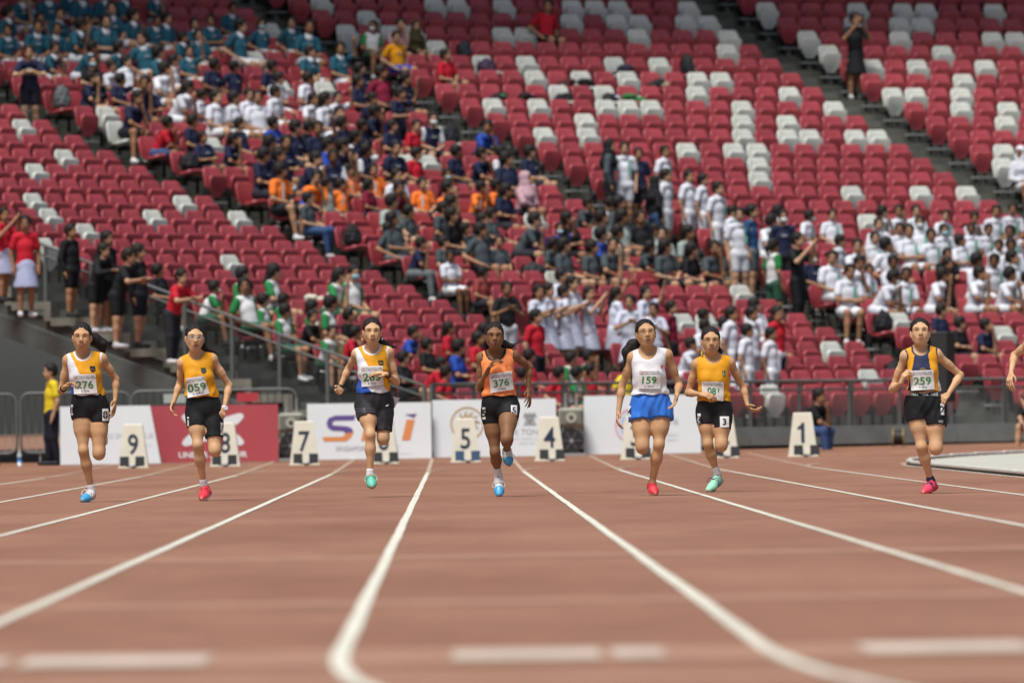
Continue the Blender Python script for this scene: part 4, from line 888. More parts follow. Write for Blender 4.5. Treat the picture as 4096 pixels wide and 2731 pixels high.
def ex259(ctx):
    ring_ = [(.5*math.cos(t), .5*math.sin(t)) for t in np.linspace(0, 2*math.pi, 18, endpoint=False)]
    emblem(ctx, 382, 462, 48, 40, [(ring_, mat('crest_goldring', (.42,.28,.05), .6)), ([(x*.72, y*.72) for x, y in ring_], NVY), ([(x*.4, y*.4) for x, y in ring_], mat('crest_goldring', (.42,.28,.05), .6))])
    o, put = ctx['sheet']('waistband', ((288,628),(520,632),(520,668),(288,660)), ctx['Fb'], mat('waistband_black', (.010,.010,.012), .6), ctx['root'], .006, 11, 3)
    for u in (.14, .47, .80): put('waistband_lettering', 'NIKE', u, .5, .66, PWH, .80, .0)
    o, put = ctx['sheet']('shorts_lettering_patch', ((494,848),(545,850),(543,880),(494,876)), ctx['Fb'], BLK, ctx['root'], .004, 4, 3); put('shorts_lettering', 'NIKE', .5, .5, .7, LGR, .62, .02)
tagq = lambda x0, y0, x1, y1, t=0: ((x0,y0),(x1,y0+t),(x1,y1+t),(x0,y1))
SPECS = [
 dict(num='276', ox=0, s=902, x0=690, yg=1465, skin=SK4, label='girl sprinter in white and amber singlet, bib 276, dark ponytail', hs=1.03, hyaw=-2, frizz=.006, strands=46, pony=[(.05,.09,.0),(.09,.13,-.02),(.15,.15,-.06),(.16,.15,-.12)], ponyr=[.04,.055,.05,.02], eye=.55,
  j=dict(head=(656,172,-.06), neck=(658,305,-.02), sha=(540,352,.0), shb=(808,345,.02), ela=(482,590,.06), wra=(508,572,-.155), haa=(560,528,-.18), elb=(912,505,.10), wrb=(905,668,.05), hab=(900,730,.02), hipa=(642,735,.0), hipb=(778,735,.02), kna=(655,1058,-.08), ana=(712,1372,.02), heela=(718,1415,.05), toea=(645,1447,-.14), knb=(776,1088,-.06), anb=(790,990,.34), heelb=(795,955,.38), toeb=(785,1010,.46)),
  handa=((.3,-.2,-.9),-1,.85), handb=((-.8,.3,.1),-1,.25,.22), hem=628, blouse=.010, neckhole=((660,262),62,90), waist=612, hema=812, hemb=850, shirt_fn=fn276, shirt_mats=[YEL,WHT,BLU], shorts_mats=[BLK], strap=.92,
  bib=((580,465),(760,462),(772,612),(588,618)), tags=[(tagq(808,735,854,830),'8'),(tagq(560,700,578,782),'8')], shoea=dict(mats=[SHW,SHB], fn=st_cyan, sock=(SOCK,.10), lace=SHW), shoeb=dict(mats=[SHW,SHB], fn=st_cyan), extra=ex276),
 dict(num='059', ox=600, s=907, x0=430, yg=1460, skin=SK2, label='girl sprinter in plain amber singlet and pale glasses, bib 059, red shoes', cls='C GIRLS', hs=1.0, hyaw=8, hroll=3, mouth=.5, pony=[(.05,.09,-.03),(.08,.11,-.07),(.12,.13,-.10),(.17,.15,-.11)], ponyr=[.03,.032,.02,.008], eye=.6,
  j=dict(head=(362,182,-.06), neck=(370,322,-.02), sha=(262,378,.0), shb=(495,352,.02), ela=(236,540,.10), wra=(184,692,.05), haa=(165,760,-.02), elb=(622,556,.10), wrb=(585,735,.0), hab=(565,795,-.05), hipa=(365,770,.0), hipb=(490,765,.02), kna=(375,1020,-.10), ana=(415,1335,.03), heela=(450,1400,.08), toea=(402,1438,-.13), knb=(508,1068,-.08), anb=(520,985,.32), heelb=(522,950,.36), toeb=(518,1010,.44)),
  handa=((.9,-.3,.1),1,.5,.15), handb=((-.4,.6,-.2),-1,.7), hem=645, blouse=.016, neckhole=((372,295),58,62), waist=625, hema=885, hemb=970, sinf=.011, shirt_fn=plain, shirt_mats=[YE2], shorts_mats=[BLK],
  bib=((290,500),(430,480),(475,620),(302,652)), tags=[(tagq(556,848,576,945),'7'),(tagq(296,800,308,872),'7')], shoea=dict(mats=[SHR,SHW], fn=sole, sock=(SOCK,.10), lace=SHR), shoeb=dict(mats=[SHR,SHW], fn=sole), extra=ex059),
 dict(num='283', ox=1200, s=893, x0=570, yg=1440, skin=SK2, label='girl sprinter in white and amber singlet, bib 283, long grey shorts, mint shoe', hs=1.0, hyaw=4, mouth=.7, teeth=True, pony=[(.05,.09,-.05),(.10,.12,-.10),(.16,.14,-.13),(.21,.16,-.13)], ponyr=[.03,.03,.018,.006], eye=.7, lift=.0,
  j=dict(head=(576,143,-.08), neck=(576,270,-.03), sha=(452,318,.04), shb=(700,308,.0), ela=(385,428,.16), wra=(316,572,.12), haa=(285,622,.06), elb=(762,540,.04), wrb=(688,478,-.16), hab=(630,465,-.17), hipa=(520,720,.0), hipb=(650,720,.02), kna=(552,950,-.14), ana=(545,1262,-.12), heela=(548,1300,-.06), toea=(560,1352,-.22), knb=(650,985,-.04), anb=(655,900,.33), heelb=(655,865,.37), toeb=(655,920,.45)),
  handa=((.5,.3,.6),1,1.25), handb=((.0,.3,-.95),1,.45,.2), hem=622, blouse=.016, neckhole=((572,248),62,72), waist=602, hema=820, hemb=925, sinf=.016, wrinkle=.004, shirt_fn=fn283, shirt_mats=[YEL,WHT,BLU], shorts_mats=[fabric('charcoal', (.022,.023,.028)), fabric('ribbed_grey', (.075,.070,.078), .35)], shorts_fn=lambda cx, cy: np.where((cx < 590) & (cy > 738) & (cy < 820) & ((cy.astype(int)//7) % 2 == 0), 1, 0), strap=.95,
  bib=((480,415),(655,412),(662,562),(488,575)), ndx=-.02, shoea=dict(mats=[SHM,SHG], fn=lambda up, al: np.where(up < -.012, 1, 0), sock=(SOCK,.10), lace=SHM2), shoeb=dict(mats=[SHM,SHG], fn=sole), extra=ex283),
 dict(num='376', ox=1750, s=907, x0=465, yg=1437, skin=SK3, label='girl sprinter with dark skin in orange singlet edged black, bib 376', hs=.99, hyaw=2, mouth=1.0, frizz=.006, pony=[(.04,.09,-.04),(.09,.12,-.07),(.14,.13,-.085),(.165,.13,-.08)], ponyr=[.035,.03,.02,.01], eye=1.0,
  j=dict(head=(455,180,-.12), neck=(468,312,-.06), sha=(350,350,-.02), shb=(606,335,.04), ela=(335,585,.0), wra=(405,436,-.20), haa=(440,380,-.22), elb=(728,425,.16), wrb=(716,610,.14), hab=(722,660,.10), hipa=(428,760,.02), hipb=(560,745,-.04), kna=(447,1085,-.02), ana=(470,1268,.10), heela=(478,1325,.15), toea=(474,1425,-.02), knb=(540,985,-.28), anb=(542,1065,.02), heelb=(540,1085,.06), toeb=(556,1185,.02)),
  handa=((.8,-.2,.2),-1,.8,.28), handb=((-.6,.5,.2),-1,.3,.3), hem=648, blouse=.012, neckhole=((462,285),70,105), waist=630, hema=865, hemb=822, shirt_fn=trimmed, shirt_mats=[ORA,BLK], shorts_mats=[BLK], strap=.72,
  bib=((408,480),(585,456),(600,600),(420,625)), tags=[(tagq(576,722,624,800),'5'),(tagq(352,735,376,830),'5')], shoea=dict(mats=[SHW,SHB], fn=st_cyan, sock=(SOCK,.28), lace=SHW), shoeb=dict(mats=[SHW,SHB], fn=lambda up, al: np.where(al > .55, 1, 0), lace=SHW), extra=ex376),
 dict(num='159', ox=2350, s=923, x0=490, yg=1435, skin=SK4, label='girl sprinter in white singlet and loose shiny blue shorts, bib 159, gold glasses', cls='C GIRLS', hs=1.04, hyaw=6, hpitch=8, hroll=-4, mouth=.5, pony=[(-.06,.09,-.05),(-.10,.10,-.07),(-.15,.11,-.12),(-.17,.11,-.21)], ponyr=[.035,.05,.045,.015], eye=.6, g=1.06, strands=40,
  j=dict(head=(466,165,-.04), neck=(478,300,-.02), sha=(362,352,.0), shb=(632,335,.02), ela=(275,575,.08), wra=(242,785,.02), haa=(232,845,-.02), elb=(725,575,.10), wrb=(700,645,-.10), hab=(688,705,-.14), hipa=(425,775,.0), hipb=(572,770,.0), kna=(425,1055,-.10), ana=(432,965,.30), heela=(432,930,.34), toea=(432,990,.42), knb=(556,1035,-.08), anb=(500,1335,.02), heelb=(488,1370,.06), toeb=(520,1415,-.10)),
  handa=((.9,.2,.2),1,.55), handb=((-.8,-.3,.3),-1,.35,.25), hem=642, blouse=.018, neckhole=((478,268),76,112), waist=622, hema=850, hemb=808, sinf=.016, flare=.015, wrinkle=.006, shirt_fn=plain, shirt_mats=[WHT], shorts_mats=[BLS], strap=.84,
  bib=((405,450),(580,452),(572,598),(392,595)), tags=[(tagq(318,728,340,815),'4')], shoea=dict(mats=[SHR,SHW], fn=sole), shoeb=dict(mats=[SHR,SHW], fn=sole), extra=ex159),
 dict(num='081', ox=2650, s=890, x0=395, yg=1407, skin=SK4, label='girl sprinter in amber singlet, bib 081 held at her waist, mint shoes', cls='C GIRLS', hs=1.02, hyaw=2, pony=[(.05,.09,-.05),(.07,.10,-.09),(.08,.11,-.13),(.10,.11,-.16)], ponyr=[.03,.03,.02,.008], eye=.6,
  j=dict(head=(386,222,-.04), neck=(398,352,-.02), sha=(272,408,.0), shb=(535,395,.02), ela=(205,628,.06), wra=(298,640,-.12), haa=(350,645,-.16), elb=(640,588,.12), wrb=(668,728,.05), hab=(705,772,.02), hipa=(345,775,.0), hipb=(468,770,.0), kna=(350,1028,-.06), ana=(422,1265,.04), heela=(445,1325,.09), toea=(345,1392,-.12), knb=(455,1045,-.10), anb=(462,955,.30), heelb=(462,920,.34), toeb=(460,980,.42)),
  handa=((.1,.6,-.7),1,.75,.06), handb=((.2,.4,.9),1,1.0,.1), hem=695, blouse=.016, neckhole=((405,335),66,72), waist=672, hema=885, hemb=920, shirt_fn=plain, shirt_mats=[YE2], shorts_mats=[BLK], strap=.80,
  bib=((308,540),(482,545),(475,698),(310,660)), ndx=.02, tags=[(tagq(446,815,518,900),'3'),(tagq(272,790,296,885),'3')], shoea=dict(mats=[SHM2,SHN], fn=lambda up, al: np.where((up < -.018) | (al < .06) | (((np.abs(al-.30) < .025) | (np.abs(al-.42) < .025)) & (up < .015)), 1, 0), sock=(SOCK,.18), lace=SHN), shoeb=dict(mats=[SHM2,SHN], fn=sole), extra=ex081),
 dict(num='259', ox=3496, s=945, x0=400, yg=1428, skin=SK2, label='girl sprinter in navy and amber V-neck singlet, bib 259, chin up', hs=1.0, hyaw=0, hpitch=9, frizz=.006, strands=50, pony=[(.03,.09,-.02),(.05,.11,-.05),(.06,.12,-.08),(.07,.12,-.10)], ponyr=[.035,.035,.03,.015], eye=.75,
  j=dict(head=(371,165,-.02), neck=(376,290,-.01), sha=(255,350,.0), shb=(500,340,.02), ela=(152,608,.08), wra=(212,560,-.10), haa=(232,498,-.12), elb=(688,502,.12), wrb=(582,655,-.02), hab=(542,682,-.08), hipa=(335,750,.0), hipb=(478,755,.0), kna=(365,1058,-.06), ana=(440,1322,.04), heela=(475,1375,.10), toea=(375,1415,-.10), knb=(480,1075,-.08), anb=(482,985,.30), heelb=(482,950,.34), toeb=(482,1010,.42)),
  handa=((.9,.2,.3),1,.9,.05), handb=((-.3,.3,-.8),-1,1.0,.08), hem=622, blouse=.010, neckhole=((372,288),60,60), vneck=True, waist=660, hema=858, hemb=900, sinf=.018, wrinkle=.004, shirt_fn=fn259, shirt_mats=[YEL,NVY,WHT], shorts_mats=[BLK], strap=.86,
  bib=((282,464),(464,460),(475,612),(290,618)), tags=[(((516,722),(546,728),(548,815),(520,812)),'2')], shoea=dict(mats=[SHP,SHN], fn=lambda up, al: np.where((up < -.020) | ((al > .44) & (al < .54) & (up > .0)), 1, 0), sock=(SOCKN,.06), lace=SHP), shoeb=dict(mats=[SHP,SHN], fn=sole), extra=ex259),
]
SPECS.append(dict(SPECS[-1], num='112', x0=1340, label='girl sprinter in the inside lane, only her swinging arm in view', bib=tuple((x+960, y) for x, y in SPECS[-1]['bib']), tags=[], neckhole=((1332,248),60,60), extra=None, vneck=False, shirt_fn=plain, shirt_mats=[WHT], bands=True,
  j=dict({k: (v[0]+960, v[1]-40, v[2]) for k, v in SPECS[-1]['j'].items()}, sha=(1228,268,.02), ela=(1118,352,.14), wra=(1082,492,.02), haa=(1060,575,-.02), elb=(1560,560,.0), wrb=(1500,480,-.2), hab=(1490,430,-.22)), handa=((.5,.6,.2),1,.6,.15)))
SPECS[-1].pop('extra')
for i_, sp_ in enumerate(SPECS): runner(i_, sp_)
# ------------------------------------------------------------------ spectators
SPH = .019
S_SK = [skinmat(c) for c in ((.40,.225,.135), (.34,.18,.10), (.45,.27,.17), (.17,.082,.045), (.28,.145,.08))]
CL = tintmat('cloth_by_colour'); HAIR2 = mat('hair_dark', (.012,.010,.009), .65, .3, var=.3, vs=30); SHOEK = tintmat('shoe_by_colour', .6, .05)
FACEK = mat('face_dark_lines', (.03,.015,.012), .6)
_pc = {}
def skel(pose, turn, lean=0.0):
    """joints of a 1.55 m youngster; origin on the floor, facing -y"""
    J = {}
    if pose[0] == 's':      # seated, bench height .43, back against the seat
        hip = Vector((0,-.22,.52)); ty = {'s0': .03, 's1': .0, 's3': -.26, 's4': .02, 's5': -.06, 's2': .05, 's6': -.16}[pose]
        neck = Vector((0,-.19+ty*1.0,.98-abs(ty)*.25)); J['hip'] = hip; J['neck'] = neck
        for sx, q in ((-1,'a'),(1,'b')):
            J['hip'+q] = hip+Vector((sx*.085,0,0)); J['kn'+q] = Vector((sx*(.11 if pose != 's5' else .15),-.60,.52)); J['an'+q] = Vector((sx*.11,-.62+(.06 if sx > 0 else -.03),.09)); J['toe'+q] = J['an'+q]+Vector((sx*.02,-.16,-.05))
            J['sh'+q] = neck+Vector((sx*.155,.01,-.055))
            if pose in ('s0', 's5'): J['el'+q] = J['sh'+q]+Vector((sx*.07,-.05,-.24)); J['wr'+q] = Vector((sx*.10,-.40,.63))
            elif pose == 's1': J['el'+q] = J['sh'+q]+Vector((sx*.05,-.10,-.22)); J['wr'+q] = Vector((-sx*.04,-.36,.70))
            elif pose == 's2': J['el'+q] = J['sh'+q]+Vector((sx*.12,.06,-.21)); J['wr'+q] = Vector((sx*.24,-.20 if sx > 0 else -.44,.56))
            elif pose == 's6' and sx > 0: J['el'+q] = Vector((.10,-.46,.66)); J['wr'+q] = neck+Vector((.04,-.15,.04))
            elif pose == 's6': J['el'+q] = J['sh'+q]+Vector((-.05,-.12,-.20)); J['wr'+q] = Vector((.03,-.44,.62))
            elif pose == 's3': J['el'+q] = Vector((sx*.15,-.56,.66)); J['wr'+q] = Vector((sx*.05,-.60,.86 if sx > 0 else .62))
            else:
                if sx > 0: J['el'+q] = J['sh'+q]+Vector((.10,-.16,.10)); J['wr'+q] = J['sh'+q]+Vector((.02,-.24,.32))
                else: J['el'+q] = J['sh'+q]+Vector((-.06,-.06,-.23)); J['wr'+q] = Vector((-.08,-.48,.62))
    else:
        tl = {'u0': 0, 'u2': .0, 'u3': 0, 'u4': -.20, 'u5': -.03}[pose]
        hip = Vector((0,.0,.80)); neck = Vector((0,.01+tl,1.30-abs(tl)*.35)); J['hip'] = hip; J['neck'] = neck
        for sx, q in ((-1,'a'),(1,'b')):
            J['hip'+q] = hip+Vector((sx*.08,0,0)); J['kn'+q] = Vector((sx*.09,-.03+(.03 if sx > 0 else 0),.44)); J['an'+q] = Vector((sx*.10,.02+(.05 if sx > 0 else -.04),.08)); J['toe'+q] = J['an'+q]+Vector((sx*.03,-.16,-.045)); J['sh'+q] = neck+Vector((sx*.155,.01,-.055))
            if pose == 'u0': J['el'+q] = J['sh'+q]+Vector((sx*.07,.03,-.25)); J['wr'+q] = J['el'+q]+Vector((-sx*.02,-.07,-.22))
            elif pose == 'u2': J['el'+q] = J['sh'+q]+Vector((sx*.09,-.14,-.15)); J['wr'+q] = Vector((sx*.04,-.30,1.38))
            elif pose == 'u3': J['el'+q] = J['sh'+q]+Vector((sx*.09,-.06,-.22)); J['wr'+q] = Vector((sx*.02,-.30,1.14))
            elif pose == 'u4': J['el'+q] = J['sh'+q]+Vector((sx*.10,-.14,-.18)); J['wr'+q] = Vector((-sx*.02,-.48,1.04))
            else:
                if sx > 0: J['el'+q] = J['sh'+q]+Vector((.10,-.18,.08)); J['wr'+q] = J['sh'+q]+Vector((.05,-.30,.34))
                else: J['el'+q] = J['sh'+q]+Vector((-.06,-.05,-.23)); J['wr'+q] = J['sh'+q]+Vector((.06,-.20,-.22))
    rot = Matrix.Rotation(R(turn), 3, 'Z') @ Matrix.Rotation(R(8 if pose in ('s3','u4') else 0), 3, 'X')
    J['rot'] = rot; J['head'] = J['neck']+Vector((0,-.028,.163)); return J
def sp_mesh(pose, turn, part, var=''):
    key = (pose, turn, part, var)
    if key in _pc: return _pc[key]
    J = skel(pose, turn); rot = J['rot']; hc = J['head']; hip, neck = J['hip'], J['neck']
    torso = [Ee(lerp(hip, neck, .0), (.15,.105,.10), .05), Ee(lerp(hip, neck, .28), (.125,.095,.12), .05), Ee(lerp(hip, neck, .60), (.138,.095,.13), .05), Cc(lerp(neck, J['sha'], .75), lerp(neck, J['shb'], .75), .058, .058, .04)]
    hd = [Ee(hc+rot @ Vector((0,.012,.028)), (.080,.098,.088), .02, rot), Ee(hc+rot @ Vector((0,-.024,-.053)), (.063,.070,.068), .03, rot), Ee(hc+rot @ Vector((0,-.097,-.022)), (.012,.016,.018), .02, rot), Cc(neck-Vector((0,0,.03)), hc+rot @ Vector((0,.02,-.05)), .050, .048, .02)]
    for sx in (-1, 1): hd.append(Ee(hc+rot @ Vector((sx*.076,.012,-.012)), (.014,.02,.03), .01, rot))
    arm = {}; leg = {}
    for q in 'ab':
        arm[q] = [Cc(J['sh'+q], J['el'+q], .046, .037, .02), Cc(J['el'+q], J['wr'+q], .036, .026, .02)]
        leg[q] = [Cc(J['hip'+q], J['kn'+q], .082, .056, .03), Cc(J['kn'+q], lerp(J['kn'+q], J['an'+q], .4), .054, .050, .03), Cc(lerp(J['kn'+q], J['an'+q], .4), J['an'+q], .050, .033, .02)]
    m = []
    if part == 'body':
        hands = []
        for q in 'ab':
            d = (J['wr'+q]-J['el'+q]).normalized(); w = J['wr'+q]; sd = d.cross(Vector((0,0,1)))
            sd = sd.normalized() if sd.length > .1 else Vector((1,0,0)); hands += [Cc(w, w+d*.07, .028, .026, .02), Cc(w+d*.06-sd*.012, w+d*.135-sd*.014, .017, .013, .008), Cc(w+d*.06+sd*.014, w+d*.130+sd*.018, .017, .013, .008), Cc(w+d*.02, w+d*.06+sd*.05, .016, .013, .01)]
        F = fld_for(torso+hd+arm['a']+arm['b']+leg['a']+leg['b']+hands, SPH); V, Q = F.mesh(); n0 = len(V)
        xs_, qs = [], []
        for sx in (-1, 1):      # eyes and brows
            for (z, w, h, y) in ((.004,.017,.006,-.0955), (.026,.022,.004,-.0955)):
                b = n0+len(xs_); xs_ += [hc+rot @ Vector((sx*.033+a*w, y+.012*abs(sx*.033+a*w)/.05-.006, z+c*h)) for a, c in ((-1,-1),(1,-1),(1,1),(-1,1))]; qs.append((b,b+1,b+2,b+3))
        b = n0+len(xs_); xs_ += [hc+rot @ Vector((a*.024, -.1005+.006*abs(a), -.064+c*.005)) for a, c in ((-1,-1),(1,-1),(1,1),(-1,1))]; qs.append((b,b+1,b+2,b+3))
        V = np.concatenate([V, np.array([tuple(p) for p in xs_], np.float32)]); nb = len(Q); Q = np.concatenate([Q, np.array(qs, np.int32)])
        me = mesh('body', V, Q, [S_SK[0], FACEK], [0]*nb+[1]*len(qs), smooth=True)
    else:
        if part == 'shirt': pr = [Ee(p[1], [r+.014 for r in p[2]], p[3]) if p[0] == 'e' else Cc(p[1], p[2], p[3]+.012, p[4]+.012, p[5]) for p in torso]
        elif part == 'sleeve': q = var[0]; pr = [Cc(lerp(J['sh'+q], J['el'+q], -.02), lerp(J['sh'+q], J['el'+q], .62 if var[1:] != 'long' else 1.0), .064, .060, .02)] + ([Cc(J['el'+q], lerp(J['el'+q], J['wr'+q], .92), .056, .044, .02)] if var[1:] == 'long' else [])
        elif part == 'bottoms':
            b0 = Ee(hip+Vector((0,0,-.01)), (.168,.122,.105), .05)
            if var == 'skirt': kz = .42; pr = [b0, Cc(hip+Vector((0,0,.02)), lerp(hip, (J['kna']+J['knb'])/2+Vector((0,0,-.03)), 1.0), .13, .215, .03)]
            else: t = 1.0 if var == 'trousers' else .72; pr = [b0]+[Cc(J['hip'+q], lerp(J['hip'+q], J['kn'+q], t), .099, .078, .03) for q in 'ab'] + ([Cc(J['kn'+q], lerp(J['kn'+q], J['an'+q], .9), .076, .056, .03) for q in 'ab'] if t == 1.0 else [])
        elif part == 'shoe': q = var; pr = [Cc(J['an'+q]+Vector((0,.02,-.045)), J['toe'+q], .038, .032, .02), Cc(J['an'+q], J['an'+q]+Vector((0,0,-.03)), .040, .040, .02)]
        elif part == 'hair':
            pr = [Ee(hc+rot @ Vector((0,.02,.042)), (.095,.111,.095), .01, rot), Ee(hc+rot @ Vector((0,.05,-.012)), (.085,.078,.078), .03, rot)]
            if var == 'long': pr += [Cc(hc+rot @ Vector((0,.08,-.02)), hc+rot @ Vector((.02,.12,-.16)), .055, .05, .03), Cc(hc+rot @ Vector((.02,.12,-.16)), hc+rot @ Vector((.03,.11,-.30)), .05, .02, .03)]
            if var == 'pony': pr += [Cc(hc+rot @ Vector((0,.10,.02)), hc+rot @ Vector((0,.15,-.03)), .03, .035, .03), Cc(hc+rot @ Vector((0,.15,-.03)), hc+rot @ Vector((0,.15,-.18)), .035, .015, .03)]
            if var == 'hijab': pr = [Ee(hc+rot @ Vector((0,.015,.03)), (.096,.112,.105), .01, rot), Ee(hc+rot @ Vector((0,.01,-.06)), (.092,.10,.09), .03, rot), Cc(hc+Vector((0,.02,-.12)), neck+Vector((0,.0,-.12)), .11, .17, .05)]
        elif part == 'collar': pr = [Cc(neck+Vector((0,-.01,-.015)), neck+Vector((0,-.005,.02)), .082, .066, .01)]
        elif part == 'mask': pr = [Ee(hc+rot @ Vector((0,-.072,-.052)), (.060,.040,.046), .01, rot)]
        F = fld_for(pr, SPH if part not in ('mask', 'collar') else .012, .03)
        if part == 'bottoms' and var == 'skirt':
            Z = F.ax[2][None,None,:]; zc = (J['kna'].z+J['knb'].z)/2+.02 if pose[0] == 'u' else -9; F.f = np.maximum(F.f, zc-Z).astype(np.float32)
        if part == 'hair':
            F.ell(hc+rot @ Vector((0,-.115,-.030 if var != 'hijab' else -.012)), (.083,.100,.104 if var != 'hijab' else .085), .012, rot, True)
            smooth_fields(F, lambda X, Y, Z: .005*np.sin(X*110+Y*60)*np.sin(Y*95+Z*80))
        V, Q = F.mesh(); me = mesh(part, V, Q, [CL if part not in ('hair',) else (HAIR2 if part == 'hair' and var != 'hijab' else CL)], smooth=True)
    _pc[key] = me; return me
COL = dict(T=(.018,.098,.145), N=(.012,.017,.050), W=(.64,.67,.74), O=(.80,.19,.03), G=(.64,.66,.66), R=(.46,.012,.028), M=(.17,.008,.032), B=(.02,.065,.36), K=(.010,.011,.014), g=(.055,.072,.082), l=(.30,.36,.34), P=(.14,.05,.36), p=(.50,.33,.38), Y=(.72,.60,.03), o=(.70,.30,.010), V=(.055,.050,.020), D=(.56,.60,.72), c=(.022,.075,.19), u=(.26,.05,.045), Q=(.66,.50,.02))
NAME = dict(T='teal', N='navy', W='white', O='orange', G='green-white', R='red', M='maroon', B='bright-blue', K='black', g='slate-grey', l='pale-grey', P='purple', p='pink', Y='yellow', o='amber', V='olive', D='white', c='dark-blue', u='rust', Q='yellow')
WHITEC = (.64,.67,.72)
people = []
def person(c, turn, pose, flags, M, scale, spot):
    """c outfit letter, turn head yaw, M world matrix of the floor point"""
    tq = int(round(turn/20.0)*20); tq = max(-80, min(80, tq))
    hairv = 'hijab' if 'j' in flags else 'long' if 'h' in flags else 'pony' if 'y' in flags else 'short'
    bott = 'skirt' if 'k' in flags else 'trousers' if 't' in flags else 'shorts'
    who = 'woman' if 'j' in flags else 'girl' if ('h' in flags or 'y' in flags or 'k' in flags) else 'adult' if 'A' in flags else 'youngster'
    act = {'s0': 'seated', 's1': 'arms folded', 's3': 'leaning forward', 's4': 'one arm raised', 's5': 'seated', 's2': 'lounging', 's6': 'chin propped', 'u0': 'standing', 'u2': 'standing hands-up', 'u3': 'standing clapping', 'u4': 'standing bent', 'u5': 'standing arm-up'}[pose]
    lab = '%s%s in %s%s %s, %s' % ('masked ' if 'm' in flags else '', who, NAME[c], ' headscarf' if 'j' in flags else '' if c != 'D' else ' dress', act, spot)
    root = empty('person', label=lab, cat='person', group=NAME[c]+' shirted spectators'); root.matrix_world = M @ Matrix.Scale(scale, 4)
    sk = S_SK[3] if 'd' in flags else random.choice(S_SK[:3]+[S_SK[4]])
    def P(nm, me, col=None):
        o = link(nm, me, root)
        if col is not None: j = random.uniform(.88, 1.08); o.color = (col[0]*j, col[1]*j, col[2]*j, 1)
        return o
    b = P('body', sp_mesh(pose, tq, 'body')); b.material_slots[0].link = 'OBJECT'; b.material_slots[0].material = sk
    col = COL[c]; slc = {'G': (.02,.19,.055)}.get(c, WHITEC if 's' in flags else col)
    bc = {'T': WHITEC, 'W': WHITEC, 'D': col, 'G': (.03,.10,.06), 'K': COL['K'], 'o': COL['B']}.get(c, (.02,.02,.028))
    if 'J' in flags: bc = (.035,.07,.17)
    if 'w' in flags: bc = (.36,.40,.58) if 'k' in flags else WHITEC
    if c == 'K' and 'k' in flags: bc = COL['K']
    if 'e' in flags: bc = (.12,.14,.15)
    if 'z' in flags: bc = (.012,.014,.025)
    P('shirt', sp_mesh(pose, 0, 'shirt'), col); [P('sleeve', sp_mesh(pose, 0, 'sleeve', q_+('long' if 'L' in flags or 'j' in flags else '')), slc) for q_ in 'ab']
    P('bottoms', sp_mesh(pose, 0, 'bottoms', bott), bc); shc = random.choice([(.55,.56,.6), (.03,.03,.035), (.6,.6,.62)]); [P('shoe', sp_mesh(pose, 0, 'shoe', q_), shc) for q_ in 'ab']
    h = P('hair' if hairv != 'hijab' else 'headscarf', sp_mesh(pose, tq, 'hair', hairv), COL['K'] if c in 'KgN' else col)
    if c in 'TW' and 's' not in flags: P('collar', sp_mesh(pose, 0, 'collar'), WHITEC)
    if 'm' in flags: P('face_mask', sp_mesh(pose, tq, 'mask'), random.choice([(.28,.52,.62), (.6,.66,.68), (.32,.55,.6)]))
    J = skel(pose, tq); cz = lerp(J['hip'], J['neck'], .62)
    if c == 'W' and 's' not in flags and not 'n' in flags:      # green stripe down the left chest
        q = MB(); x = .075; ys_ = [cz.y-.108, cz.y-.098]; q.add([(x-.022, lerp(J['hip'], J['neck'], .86).y-.102, lerp(J['hip'], J['neck'], .86).z), (x+.022, lerp(J['hip'], J['neck'], .86).y-.100, lerp(J['hip'], J['neck'], .86).z), (x+.022, lerp(J['hip'], J['neck'], .35).y-.112, lerp(J['hip'], J['neck'], .35).z), (x-.022, lerp(J['hip'], J['neck'], .35).y-.116, lerp(J['hip'], J['neck'], .35).z)], [(0,1,2,3)]); q.build('chest_stripe', mat('stripe_green', (.10,.38,.26), .7), root)
    if c in 'NgTBo' or 'q' in flags:
        if random.random() < .6 or 'q' in flags:
            q = MB(); w = .05 if c != 'g' else .06; z = cz.z+.03 if c != 'g' else cz.z-.10; q.add([(-w, cz.y-.118, z-.016), (w, cz.y-.118, z-.016), (w, cz.y-.116, z+.016), (-w, cz.y-.116, z+.016)], [(0,1,2,3)]); q.build('chest_print', mat('print_'+('rust' if c == 'g' else 'pale'), (.25,.03,.03) if c == 'g' else (.30,.32,.34), .7), root)
    if c == 'O':
        q = MB(); q.add([(-.07, cz.y-.112, cz.z-.12), (-.03, cz.y-.118, cz.z-.12), (-.02, cz.y-.108, cz.z+.13), (-.06, cz.y-.102, cz.z+.13)], [(0,1,2,3)]); q.build('chest_stripe', mat('stripe_pale', (.6,.6,.6), .7), root)
    if pose in ('u2', 's4', 'u5') and 'P' in flags:
        w = J['wrb']; q = MB(); q.box((w.x-.02, w.y-.05, w.z+.08), (.075,.012,.14), b=.004); q.build('phone', mat('phone_black', (.02,.02,.025), .3), root)
    return root
_hp = None
def head_px():
    return np.array([to_px(*(bowl(s['r']-.22, s['ph'], zf(s['k'])+1.12))) for s in SEATS])
HPX = head_px()
TURN = {'f': -28, 'r': 48, 'l': -70, 'c': 8, 'R': 75}
